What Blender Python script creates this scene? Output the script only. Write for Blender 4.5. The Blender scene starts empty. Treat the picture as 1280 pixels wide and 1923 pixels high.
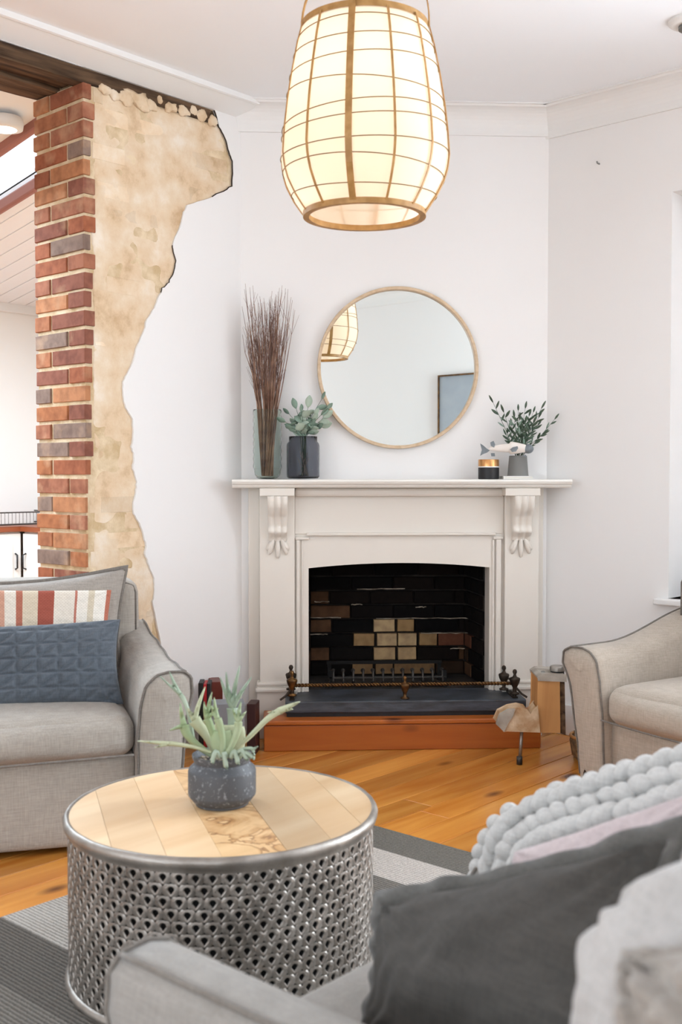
import bpy, math, random
from mathutils import Matrix, Vector, noise
PI=math.pi; R=random.Random(7)
# ------------------------------------------------------------------ camera, world, lights, exposure
F_PX=2050; CAM_H=1.25; YAW=math.radians(42); PITCH=math.atan(66.5/F_PX)
S=bpy.context.scene; C=S.collection
cd=bpy.data.cameras.new('camera'); cam=bpy.data.objects.new('camera',cd); C.objects.link(cam); S.camera=cam
cam.location=(0,0,CAM_H); cam.rotation_euler=(PI/2-PITCH,0,YAW)
cd.sensor_fit='HORIZONTAL'; cd.sensor_width=36; cd.lens=36*F_PX/1280; cd.clip_start=.05
cd.dof.use_dof=True; cd.dof.focus_distance=4.9; cd.dof.aperture_fstop=7.0
S.view_settings.view_transform='Standard'; S.view_settings.look='None'; S.view_settings.gamma=1
S.view_settings.use_curve_mapping=False; S.view_settings.exposure=0.50
w=bpy.data.worlds.new('sky'); S.world=w; w.use_nodes=True
w.node_tree.nodes['Background'].inputs[0].default_value=(.86,.93,1,1); w.node_tree.nodes['Background'].inputs[1].default_value=1.5
def area(name,loc,rot,sx,sy,power,col):
    l=bpy.data.lights.new(name,'AREA'); l.shape='RECTANGLE'; l.size=sx; l.size_y=sy; l.energy=power; l.color=col
    o=bpy.data.objects.new(name,l); C.objects.link(o); o.location=loc; o.rotation_euler=rot; return o
area('rear_fill_light',(-1.9,-2.75,1.6),(PI/2,0,0),2.9,2.1,30,(.85,.95,1.05))          # added fill, shines +y through an unseen rear opening
area('daylight_far_window_two',(-.20,4.98,1.62),(-PI/2,0,0),1.1,1.8,122,(.85,.95,1.05))      # shines -y through window_3, right of the frame           
area('side_rim_fill',(.80,-1.5,1.6),(0,PI/2,0),1.6,1.3,24,(.85,.95,1.05))              # added for rim highlights, shines -x through an unseen side opening
area('daylight_kitchen',(-5.4,2.2,2.52),(0,0,0),1.8,2.6,120,(.78,.96,1.12))

# ------------------------------------------------------------------ sight helpers (used once to measure the room)
_s,_c=math.sin,math.cos
Fw=Vector((-_s(YAW)*_c(PITCH),_c(YAW)*_c(PITCH),-_s(PITCH))); Rt=Vector((_c(YAW),_s(YAW),0)); Up=Rt.cross(Fw)
def ray(px,py): return Fw+Rt*((px-640)/F_PX)-Up*((py-961.5)/F_PX)
def hit(px,py,n,d):
    r=ray(px,py); n=Vector(n); t=(d-n.z*CAM_H)/n.dot(r); return Vector((0,0,CAM_H))+r*t
def hx(px,py,v): return hit(px,py,(1,0,0),v)
def hy(px,py,v): return hit(px,py,(0,1,0),v)
def hz(px,py,v): return hit(px,py,(0,0,1),v)
def hd(px,py,dist): return Vector((0,0,CAM_H))+ray(px,py)*dist

# ------------------------------------------------------------------ materials
def mat(name,col,rough=.6,metal=0,spec=.5,col2=None,nscale=8,stretch=(1,1,1),bump=0,bscale=60,detail=4,coords='Object',**kw):
    m=bpy.data.materials.new(name); m.use_nodes=True; t=m.node_tree; N=t.nodes; L=t.links; b=N['Principled BSDF']
    b.inputs['Base Color'].default_value=(*col,1); b.inputs['Roughness'].default_value=rough; b.inputs['Metallic'].default_value=metal
    b.inputs['Specular IOR Level'].default_value=spec
    for k,v in kw.items(): b.inputs[k.replace('_',' ')].default_value=v
    tc=N.new('ShaderNodeTexCoord'); mp=N.new('ShaderNodeMapping'); L.new(tc.outputs[coords],mp.inputs[0]); mp.inputs['Scale'].default_value=stretch
    if col2 is not None:
        n=N.new('ShaderNodeTexNoise'); n.inputs['Scale'].default_value=nscale; n.inputs['Detail'].default_value=detail; L.new(mp.outputs[0],n.inputs['Vector'])
        r=N.new('ShaderNodeValToRGB'); r.color_ramp.elements[0].position=.35; r.color_ramp.elements[1].position=.65
        r.color_ramp.elements[0].color=(*col,1); r.color_ramp.elements[1].color=(*col2,1); L.new(n.outputs[0],r.inputs[0]); L.new(r.outputs[0],b.inputs['Base Color'])
    if bump:
        n=N.new('ShaderNodeTexNoise'); n.inputs['Scale'].default_value=bscale; n.inputs['Detail'].default_value=3; L.new(mp.outputs[0],n.inputs['Vector'])
        u=N.new('ShaderNodeBump'); u.inputs['Strength'].default_value=bump; u.inputs['Distance'].default_value=.005; L.new(n.outputs[0],u.inputs['Height']); L.new(u.outputs[0],b.inputs['Normal'])
    return m
def sr(h):  # hex srgb -> linear
    v=[int(h[i:i+2],16)/255 for i in (0,2,4)]
    return tuple(x/12.92 if x<=.04045 else ((x+.055)/1.055)**2.4 for x in v)
def wood(name,c1,c2,rough=.4,axis=1,knots=True,per_object=True,scale=1,spec=.5,bands=14,kd=None,local=False):
    m=bpy.data.materials.new(name); m.use_nodes=True; t=m.node_tree; N=t.nodes; L=t.links; b=N['Principled BSDF']
    b.inputs['Roughness'].default_value=rough; b.inputs['Specular IOR Level'].default_value=spec
    tc=N.new('ShaderNodeTexCoord'); oi=N.new('ShaderNodeObjectInfo')
    ad=N.new('ShaderNodeVectorMath'); ad.operation='MULTIPLY_ADD'; L.new(oi.outputs['Random'],ad.inputs[0]); ad.inputs[1].default_value=(13,7,5)
    geo=N.new('ShaderNodeNewGeometry'); L.new(tc.outputs['Object'] if local else geo.outputs['Position'],ad.inputs[2])
    mp=N.new('ShaderNodeMapping'); sc=[1*scale]*3; sc[axis]=.09*scale; mp.inputs['Scale'].default_value=sc; L.new(ad.outputs[0],mp.inputs[0])
    n=N.new('ShaderNodeTexNoise'); n.inputs['Scale'].default_value=bands; n.inputs['Detail'].default_value=5; n.inputs['Distortion'].default_value=.6; L.new(mp.outputs[0],n.inputs['Vector'])
    r=N.new('ShaderNodeValToRGB'); r.color_ramp.elements[0].position=.3; r.color_ramp.elements[1].position=.7
    r.color_ramp.elements[0].color=(*c1,1); r.color_ramp.elements[1].color=(*c2,1); L.new(n.outputs[0],r.inputs[0])
    col=r.outputs[0]
    if knots:
        mp2=N.new('ShaderNodeMapping'); sc=[6.0*scale]*3; sc[axis]=2.6*scale; mp2.inputs['Scale'].default_value=sc; L.new(ad.outputs[0],mp2.inputs[0])
        v=N.new('ShaderNodeTexVoronoi'); v.inputs['Scale'].default_value=1; L.new(mp2.outputs[0],v.inputs['Vector'])
        q=N.new('ShaderNodeValToRGB'); q.color_ramp.elements[0].position=.06; q.color_ramp.elements[1].position=.20
        q.color_ramp.elements[0].color=(1,1,1,1); q.color_ramp.elements[1].color=(0,0,0,1); L.new(v.outputs['Distance'],q.inputs[0])
        mx=N.new('ShaderNodeMix'); mx.data_type='RGBA'; L.new(q.outputs[0],mx.inputs['Factor']); L.new(col,mx.inputs['A']); mx.inputs['B'].default_value=(*(kd or tuple(x*.22 for x in c1)),1); col=mx.outputs['Result']
    if per_object:
        hs=N.new('ShaderNodeHueSaturation'); mr=N.new('ShaderNodeMapRange'); mr.inputs['To Min'].default_value=.74; mr.inputs['To Max'].default_value=1.18
        L.new(oi.outputs['Random'],mr.inputs['Value']); L.new(mr.outputs[0],hs.inputs['Value']); L.new(col,hs.inputs['Color']); col=hs.outputs[0]
    L.new(col,b.inputs['Base Color'])
    u=N.new('ShaderNodeBump'); u.inputs['Strength'].default_value=.12; u.inputs['Distance'].default_value=.002; L.new(n.outputs[0],u.inputs['Height']); L.new(u.outputs[0],b.inputs['Normal'])
    return m
def linen(name,c1,c2,bump=.35,scale=1.0,sheen=.2):
    """woven cloth: two crossed thread waves for relief and slub noise for colour"""
    m=bpy.data.materials.new(name); m.use_nodes=True; t=m.node_tree; N=t.nodes; L=t.links; b=N['Principled BSDF']
    b.inputs['Roughness'].default_value=.9; b.inputs['Specular IOR Level'].default_value=.15; b.inputs['Sheen Weight'].default_value=sheen
    tc=N.new('ShaderNodeTexCoord')
    cols=[]
    for st in ((25,25,260),(220,220,22)):
        mp=N.new('ShaderNodeMapping'); mp.inputs['Scale'].default_value=[x*scale for x in st]; L.new(tc.outputs['Object'],mp.inputs[0])
        n=N.new('ShaderNodeTexNoise'); n.inputs['Scale'].default_value=1; n.inputs['Detail'].default_value=2; L.new(mp.outputs[0],n.inputs['Vector']); cols.append(n.outputs[0])
    n3=N.new('ShaderNodeTexNoise'); n3.inputs['Scale'].default_value=5; n3.inputs['Detail'].default_value=3; L.new(tc.outputs['Object'],n3.inputs['Vector'])
    a=N.new('ShaderNodeMath'); a.operation='ADD'; L.new(cols[0],a.inputs[0]); L.new(cols[1],a.inputs[1])
    a2=N.new('ShaderNodeMath'); a2.operation='MULTIPLY_ADD'; L.new(n3.outputs[0],a2.inputs[0]); a2.inputs[1].default_value=.8; L.new(a.outputs[0],a2.inputs[2])
    mr=N.new('ShaderNodeMapRange'); mr.inputs['From Min'].default_value=.95; mr.inputs['From Max'].default_value=1.85; L.new(a2.outputs[0],mr.inputs['Value'])
    mx=N.new('ShaderNodeMix'); mx.data_type='RGBA'; L.new(mr.outputs[0],mx.inputs['Factor']); mx.inputs['A'].default_value=(*c1,1); mx.inputs['B'].default_value=(*c2,1); L.new(mx.outputs['Result'],b.inputs['Base Color'])
    n4=N.new('ShaderNodeTexNoise'); n4.inputs['Scale'].default_value=7; n4.inputs['Detail'].default_value=2; n4.inputs['Distortion'].default_value=1.0; L.new(tc.outputs['Object'],n4.inputs['Vector'])
    u0=N.new('ShaderNodeBump'); u0.inputs['Strength'].default_value=.2; u0.inputs['Distance'].default_value=.03; L.new(n4.outputs[0],u0.inputs['Height'])
    u=N.new('ShaderNodeBump'); u.inputs['Strength'].default_value=bump; u.inputs['Distance'].default_value=.0015; L.new(a.outputs[0],u.inputs['Height']); L.new(u0.outputs[0],u.inputs['Normal']); L.new(u.outputs[0],b.inputs['Normal'])
    return m
M_wall=mat('white_paint',sr('eceae8'),.75,bump=.05,bscale=25)
M_ceil=mat('ceiling_paint',sr('f3f5f8'),.8)
M_trim=mat('trim_paint',sr('e9e8e6'),.5)
M_mantel=mat('cream_gloss_paint',sr('e4ddd3'),.38)
M_shelf=mat('pale_gloss_paint',sr('efece5'),.35)
M_floor=wood('pine_boards',sr('bb6f27'),sr('dd9a48'),.24,axis=1,kd=sr('5a2a0c'),bands=11)
M_hearthwood=wood('varnished_pine',sr('a5521c'),sr('bd6a2a'),.33,axis=0,kd=sr('4a1c08'),local=True,scale=1.2)
M_slate=mat('slate',sr('2e3238'),.5,col2=sr('4b515a'),nscale=9,stretch=(1,1,4),bump=.3,bscale=30)
M_mortar=mat('lime_mortar',sr('e6d2b2'),.95,col2=sr('c9ae86'),nscale=15,bump=.9,bscale=80)
M_sand=mat('sandy_render',sr('e4cfaa'),.95,col2=sr('cda97a'),nscale=5,bump=1,bscale=70,detail=8,coords='Generated')
def sandmat():
    m=bpy.data.materials.new('sandy_bagged_render'); m.use_nodes=True; t=m.node_tree; N=t.nodes; L=t.links; b=N['Principled BSDF']; b.inputs['Roughness'].default_value=.95; b.inputs['Specular IOR Level'].default_value=.1
    g=N.new('ShaderNodeNewGeometry'); n=N.new('ShaderNodeTexNoise'); n.inputs['Scale'].default_value=6; n.inputs['Detail'].default_value=8; n.inputs['Roughness'].default_value=.62; L.new(g.outputs['Position'],n.inputs['Vector'])
    r=N.new('ShaderNodeValToRGB'); e=r.color_ramp.elements; e[0].position=.27; e[0].color=(*sr('c4a27c'),1); e[1].position=.66; e[1].color=(*sr('f2e5d4'),1)
    k=e.new(.42); k.color=(*sr('e3c9a8'),1); k=e.new(.54); k.color=(*sr('ead6bb'),1); L.new(n.outputs[0],r.inputs[0])
    oi=N.new('ShaderNodeObjectInfo'); hs=N.new('ShaderNodeHueSaturation'); mr=N.new('ShaderNodeMapRange'); mr.inputs['To Min'].default_value=.86; mr.inputs['To Max'].default_value=1.06; L.new(oi.outputs['Random'],mr.inputs['Value']); L.new(mr.outputs[0],hs.inputs['Value']); L.new(r.outputs[0],hs.inputs['Color'])
    n2=N.new('ShaderNodeTexNoise'); n2.inputs['Scale'].default_value=55; n2.inputs['Detail'].default_value=5; L.new(g.outputs['Position'],n2.inputs['Vector'])
    u=N.new('ShaderNodeBump'); u.inputs['Strength'].default_value=.6; u.inputs['Distance'].default_value=.004; L.new(n2.outputs[0],u.inputs['Height']); L.new(u.outputs[0],b.inputs['Normal'])
    L.new(hs.outputs[0],b.inputs['Base Color']); return m
M_sand=sandmat()
def brickmat(name,cols,soot=False):
    m=bpy.data.materials.new(name); m.use_nodes=True; t=m.node_tree; N=t.nodes; L=t.links; b=N['Principled BSDF']; b.inputs['Roughness'].default_value=.9; b.inputs['Specular IOR Level'].default_value=.2
    oi=N.new('ShaderNodeObjectInfo'); g=N.new('ShaderNodeNewGeometry')
    r=N.new('ShaderNodeValToRGB'); r.color_ramp.interpolation='CONSTANT'; e=r.color_ramp.elements
    for i,c in enumerate(cols):
        if i<2: e[i].position=i/len(cols); e[i].color=(*sr(c),1)
        else: k=e.new(i/len(cols)); k.color=(*sr(c),1)
    L.new(oi.outputs['Random'],r.inputs[0])
    n=N.new('ShaderNodeTexNoise'); n.inputs['Scale'].default_value=22; n.inputs['Detail'].default_value=6; L.new(g.outputs['Position'],n.inputs['Vector'])
    mx=N.new('ShaderNodeMix'); mx.data_type='RGBA'; mx.blend_type='MULTIPLY'; mx.inputs['Factor'].default_value=.75; L.new(r.outputs[0],mx.inputs['A'])
    q=N.new('ShaderNodeValToRGB'); q.color_ramp.elements[0].position=.3; q.color_ramp.elements[0].color=(.55,.5,.5,1); q.color_ramp.elements[1].position=.62; q.color_ramp.elements[1].color=(1.0,.98,.95,1); L.new(n.outputs[0],q.inputs[0]); L.new(q.outputs[0],mx.inputs['B'])
    out=mx.outputs['Result']
    if not soot:   # smears of lime
        n3=N.new('ShaderNodeTexNoise'); n3.inputs['Scale'].default_value=9; n3.inputs['Detail'].default_value=7; L.new(g.outputs['Position'],n3.inputs['Vector'])
        q3=N.new('ShaderNodeValToRGB'); q3.color_ramp.elements[0].position=.56; q3.color_ramp.elements[1].position=.75; q3.color_ramp.elements[1].color=(.55,.55,.55,1); L.new(n3.outputs[0],q3.inputs[0])
        m3=N.new('ShaderNodeMix'); m3.data_type='RGBA'; L.new(q3.outputs[0],m3.inputs['Factor']); L.new(out,m3.inputs['A']); m3.inputs['B'].default_value=(*sr('cfa987'),1); out=m3.outputs['Result']
    L.new(out,b.inputs['Base Color'])
    u=N.new('ShaderNodeBump'); u.inputs['Strength'].default_value=.7; u.inputs['Distance'].default_value=.003; L.new(n.outputs[0],u.inputs['Height']); L.new(u.outputs[0],b.inputs['Normal'])
    return m
M_brick=brickmat('red_brick',['a8684c','b27757','936050','a97159','937e72','b17450','9c624a','bd8560'])
M_soot=brickmat('sooted_brick',['0d0a09','120d0b','0a0808','17100d'],True)
M_brown=brickmat('heat_browned_brick',['553c28','5f4430','3a2a1e','6a4230'],True)
M_cream=brickmat('scorched_cream_brick',['b99c74','a5855c','c4a880','8f7150'],True)
M_sootm=mat('sooted_mortar',sr('171412'),1,col2=sr('3a322b'),nscale=9,bump=.4)
M_palem=mat('ash_mortar',sr('b9ab98'),1,col2=sr('6a5d50'),nscale=20,bump=.4)
M_beam=wood('charred_old_timber',sr('211611'),sr('7a6049'),.9,axis=1,knots=False,per_object=True,bands=30,spec=.2)
M_linen=linen('oatmeal_linen',sr('948d84'),sr('aea69c'))
M_linen2=linen('sand_linen',sr('a69a8c'),sr('bfb3a5'))
M_linen3=linen('pale_grey_linen',sr('86827c'),sr('9e9993'))
M_lightlin=linen('chalk_linen',sr('a5a29f'),sr('bdbab7'))
M_pipe=linen('dark_welt',sr('66605a'),sr('857e76'))
M_pipel=linen('light_welt',sr('b3a693'),sr('cfc3b0'))
M_char=linen('charcoal_linen',sr('413f3c'),sr('504d49'),sheen=.05)
M_charpipe=linen('charcoal_hem',sr('4b4a47'),sr('5f5d59'))
M_blue=linen('slate_blue_cotton',sr('4a5057'),sr('5f666e'),bump=.15)
M_pink=linen('dusty_pink_cotton',sr('b3a5a6'),sr('c9bcbc'),bump=.15)
M_knit=linen('pale_grey_wool',sr('aeadab'),sr('cbcac7'),bump=.6)
M_back=linen('grey_back_linen',sr('8a847d'),sr('a89f96'))
M_steel=mat('brushed_steel',sr('aaa49d'),.44,.75,col2=sr('88827b'),nscale=12,bump=.25,bscale=90)
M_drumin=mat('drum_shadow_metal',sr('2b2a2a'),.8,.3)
M_top=wood('mango_wood',sr('c9a478'),sr('e0c5a0'),.42,axis=1,knots=False,bands=7)
def spalt():
    m=wood('spalted_mango_wood',sr('c39a68'),sr('dbb88a'),.42,axis=1,knots=False,bands=7); t=m.node_tree;N=t.nodes;L=t.links;b=N['Principled BSDF']
    src=b.inputs['Base Color'].links[0].from_socket
    g=N.new('ShaderNodeNewGeometry'); n=N.new('ShaderNodeTexNoise'); n.inputs['Scale'].default_value=7; n.inputs['Detail'].default_value=3; n.inputs['Distortion'].default_value=1.6; L.new(g.outputs['Position'],n.inputs['Vector'])
    q=N.new('ShaderNodeValToRGB'); e=q.color_ramp.elements; e[0].position=.40; e[0].color=(1,1,1,1); e[1].position=.425; e[1].color=(.30,.18,.1,1); k=e.new(.45); k.color=(.72,.6,.48,1); k=e.new(.56); k.color=(1,1,1,1); L.new(n.outputs[0],q.inputs[0])
    mx=N.new('ShaderNodeMix'); mx.data_type='RGBA'; mx.blend_type='MULTIPLY'; mx.inputs['Factor'].default_value=.85; L.new(src,mx.inputs['A']); L.new(q.outputs[0],mx.inputs['B']); L.new(mx.outputs['Result'],b.inputs['Base Color']); return m
M_spalt=spalt()
M_bamboo=mat('bamboo',sr('b58a50'),.5,col2=sr('9a7038'),nscale=30)
M_wire=mat('rattan_thread',sr('7a5f38'),.8)
M_frame=wood('ash_frame',sr('c6aa88'),sr('dcc4a6'),.45,axis=0,knots=False,per_object=False,bands=40)
M_iron=mat('black_iron',sr('1d1b1a'),.6,.6,bump=.4,bscale=80)
M_ironl=mat('worn_iron',sr('4a4744'),.5,.7,bump=.4,bscale=80)
M_brass=mat('aged_brass',sr('7c5a33'),.4,.85,col2=sr('4a3626'),nscale=40)
M_dark=mat('dark_bronze',sr('3b322a'),.5,.7)
M_copper=mat('copper_lid',sr('d09a63'),.28,.8)
M_black=mat('matt_black',sr('17171b'),.5)
M_white=mat('cabinet_white',sr('f0ede8'),.5)
M_counter=mat('red_timber_edge',sr('96502f'),.4)
M_redtrim=mat('red_brown_trim',sr('9a6254'),.5)
M_grey=mat('grey_ceramic',sr('7b7b78'),.7)
M_fish=mat('glazed_white_fish',sr('e9e1d9'),.35,col2=sr('ddd2c8'),nscale=6)
M_fishg=mat('grey_glaze',sr('858d92'),.4,col2=sr('6a7176'),nscale=30)
M_paper=mat('paper',sr('e4e0d6'),.8)
M_twig=mat('dry_twig',sr('6b4a3b'),.85,col2=sr('9c7b66'),nscale=20)
M_twigt=mat('dry_twig_tips',sr('8a726b'),.9)
M_leaf=mat('eucalyptus_leaf',sr('8fa595'),.6,col2=sr('5f7a66'),nscale=14)
M_leafp=mat('eucalyptus_leaf_pale',sr('b9c7b6'),.6,col2=sr('98ac99'),nscale=14)
M_olive=mat('olive_leaf',sr('35483a'),.5,col2=sr('5a6f57'),nscale=25)
M_fern=mat('staghorn_frond',sr('8c9f74'),.65,col2=sr('a9b594'),nscale=10)
M_fernp=mat('staghorn_frond_pale',sr('bcc0a0'),.65,col2=sr('a6ad8a'),nscale=9)
M_fernd=mat('staghorn_frond_grey',sr('7d9077'),.65,col2=sr('a5b3a0'),nscale=9)
M_peb=mat('pebbles',sr('b5a894'),.8,col2=sr('77706a'),nscale=90,detail=1)
M_soil=mat('soil',sr('3a332c'),1)
M_rust=mat('plum_timber',sr('3b1a18'),.5)
M_red=mat('red_card',sr('b3202a'),.5)
M_sky=mat('far_garden_glass',(1,1,1),.05)
def potmat():
    m=mat('speckled_concrete',sr('4d4f53'),.55,bump=.1); t=m.node_tree;N=t.nodes;L=t.links;b=N['Principled BSDF']
    tc=N.new('ShaderNodeTexCoord'); v=N.new('ShaderNodeTexNoise'); v.inputs['Scale'].default_value=110; v.inputs['Detail'].default_value=2; L.new(tc.outputs['Object'],v.inputs['Vector'])
    q=N.new('ShaderNodeValToRGB'); q.color_ramp.elements[0].position=.58; q.color_ramp.elements[0].color=(*sr('4c4e52'),1); q.color_ramp.elements[1].position=.74; q.color_ramp.elements[1].color=(*sr('85888c'),1); L.new(v.outputs[0],q.inputs[0]); L.new(q.outputs[0],b.inputs['Base Color']); return m
M_pot=potmat()
def glass(name,col,rough=.02,ior=1.45,mixw=.0):
    m=mat(name,col,rough,spec=.5); b=m.node_tree.nodes['Principled BSDF']; b.inputs['Transmission Weight'].default_value=1; b.inputs['IOR'].default_value=ior; return m
M_glass=glass('green_tint_glass',(.86,.92,.89),.10,1.15)
M_glassd=glass('smoke_glass',(.50,.51,.55),.03,1.2)
M_mirror=mat('mirror_silver',(.80,.85,.84),.0,1)
M_pane=glass('window_pane',(1,1,1),0,1.02)
def shademat():
    m=bpy.data.materials.new('linen_shade'); m.use_nodes=True; t=m.node_tree; N=t.nodes; L=t.links; N.clear(); o=N.new('ShaderNodeOutputMaterial')
    d=N.new('ShaderNodeBsdfDiffuse'); d.inputs[0].default_value=(*sr('f2e8d8'),1); tr=N.new('ShaderNodeBsdfTranslucent'); tr.inputs[0].default_value=(*sr('fff0dd'),1)
    mx=N.new('ShaderNodeMixShader'); mx.inputs[0].default_value=.55; L.new(d.outputs[0],mx.inputs[1]); L.new(tr.outputs[0],mx.inputs[2]); L.new(mx.outputs[0],o.inputs[0]); return m
M_shade=shademat()
def emit(name,col,s):
    m=bpy.data.materials.new(name); m.use_nodes=True; b=m.node_tree.nodes['Principled BSDF']; b.inputs['Base Color'].default_value=(*col,1); b.inputs['Emission Color'].default_value=(*col,1); b.inputs['Emission Strength'].default_value=s; return m
M_bulb=emit('glowing_bulb',(1,.82,.55),12)
M_lamp=emit('downlight_glow',(1,.98,.93),3)
def stripemat(name,bands,axis,width,gen=False):
    """colour bands along one object axis; bands=[(pos,hex)]"""
    m=bpy.data.materials.new(name); m.use_nodes=True; t=m.node_tree; N=t.nodes; L=t.links; b=N['Principled BSDF']; b.inputs['Roughness'].default_value=.95; b.inputs['Specular IOR Level'].default_value=.1
    tc=N.new('ShaderNodeTexCoord'); sp=N.new('ShaderNodeSeparateXYZ')
    if gen: L.new(tc.outputs['UV'],sp.inputs[0])
    else: L.new(tc.outputs['Object'],sp.inputs[0])
    mr=N.new('ShaderNodeMapRange'); mr.inputs['From Min'].default_value=width[0]; mr.inputs['From Max'].default_value=width[1]; L.new(sp.outputs[axis],mr.inputs['Value'])
    r=N.new('ShaderNodeValToRGB'); r.color_ramp.interpolation='CONSTANT'; e=r.color_ramp.elements
    for i,(p,c) in enumerate(bands):
        if i<2: k=e[i]; k.position=p
        else: k=e.new(p)
        k.color=(*sr(c),1)
    L.new(mr.outputs[0],r.inputs[0]); return m,N,L,b,r,tc
RUG_Y0,RUG_Y1=-.35,2.94
rb=[(0,'6f6d6b')]; yy=RUG_Y0
def bandpos(y): return (y-RUG_Y0)/(RUG_Y1-RUG_Y0)
seq=[(.0,'b3ada6'),(.25,'716c66'),(.55,'b3ada6'),(.78,'716c66'),(.95,'b3ada6'),(1.17,'7a756e'),(1.39,'6a655f'),(1.61,'b4aea6'),(1.86,'7d7871'),(2.08,'c0b8b0'),(2.33,'77726b'),(2.555,'c4bcb4'),(2.757,'747069')]
M_rug,N_,L_,b_,r_,tc_=stripemat('striped_flatweave',[(0,'6f6d6b')]+[(bandpos(y),c) for y,c in seq],1,(0,RUG_Y1-RUG_Y0))
def weave(N,L,b,r,tc,stx,sty):
    mp=N.new('ShaderNodeMapping'); mp.inputs['Scale'].default_value=(stx,sty,1); L.new(tc.outputs['Object'],mp.inputs[0])
    wv=N.new('ShaderNodeTexWave'); wv.bands_direction='Y'; wv.inputs['Scale'].default_value=1; wv.inputs['Distortion'].default_value=2.2; wv.inputs['Detail Scale'].default_value=3; L.new(mp.outputs[0],wv.inputs['Vector'])
    n=N.new('ShaderNodeTexNoise'); n.inputs['Scale'].default_value=160; L.new(tc.outputs['Object'],n.inputs['Vector'])
    q=N.new('ShaderNodeMath'); q.operation='MULTIPLY_ADD'; L.new(n.outputs[0],q.inputs[0]); q.inputs[1].default_value=.9; L.new(wv.outputs['Fac'],q.inputs[2])
    mr=N.new('ShaderNodeMapRange'); mr.inputs['From Min'].default_value=.3; mr.inputs['From Max'].default_value=1.5; mr.inputs['To Min'].default_value=.58; mr.inputs['To Max'].default_value=1.25; L.new(q.outputs[0],mr.inputs['Value'])
    hs=N.new('ShaderNodeHueSaturation'); L.new(mr.outputs[0],hs.inputs['Value']); L.new(r.outputs[0],hs.inputs['Color']); L.new(hs.outputs[0],b.inputs['Base Color'])
    u=N.new('ShaderNodeBump'); u.inputs['Strength'].default_value=.8; u.inputs['Distance'].default_value=.004; L.new(q.outputs[0],u.inputs['Height']); L.new(u.outputs[0],b.inputs['Normal'])
weave(N_,L_,b_,r_,tc_,60,26)
M_stripe,N_,L_,b_,r_,tc_=stripemat('rust_and_cream_stripes',[(0,'c9b7a0'),(.06,'b98673'),(.10,'d9d0c2'),(.17,'b07a68'),(.22,'cfc2ab'),(.42,'c99a84'),(.478,'e0d8cb'),(.535,'b0705e'),(.565,'d4c7b1'),(.64,'a0594b'),(.715,'e0d8cb'),(.82,'b87868'),(.83,'e6e0d5'),(.885,'d2c6b0'),(.915,'e9e4da'),(.975,'b9735f')],0,(0,1),True)
def tuft(N,L,b,r,tc):
    ck=N.new('ShaderNodeTexBrick'); ck.inputs['Scale'].default_value=34; ck.inputs['Color1'].default_value=(1,1,1,1); ck.inputs['Color2'].default_value=(.93,.93,.93,1); ck.inputs['Mortar'].default_value=(.62,.55,.5,1); ck.inputs['Mortar Size'].default_value=.03; ck.inputs['Brick Width'].default_value=.55; ck.inputs['Row Height'].default_value=.5; L.new(tc.outputs['UV'],ck.inputs['Vector'])
    mx=N.new('ShaderNodeMix'); mx.data_type='RGBA'; mx.blend_type='MULTIPLY'; mx.inputs['Factor'].default_value=.8; L.new(r.outputs[0],mx.inputs['A']); L.new(ck.outputs['Color'],mx.inputs['B']); L.new(mx.outputs['Result'],b.inputs['Base Color'])
    u=N.new('ShaderNodeBump'); u.inputs['Strength'].default_value=.9; u.inputs['Distance'].default_value=.004; L.new(ck.outputs['Color'],u.inputs['Height']); L.new(u.outputs[0],b.inputs['Normal'])
tuft(N_,L_,b_,r_,tc_)

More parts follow.
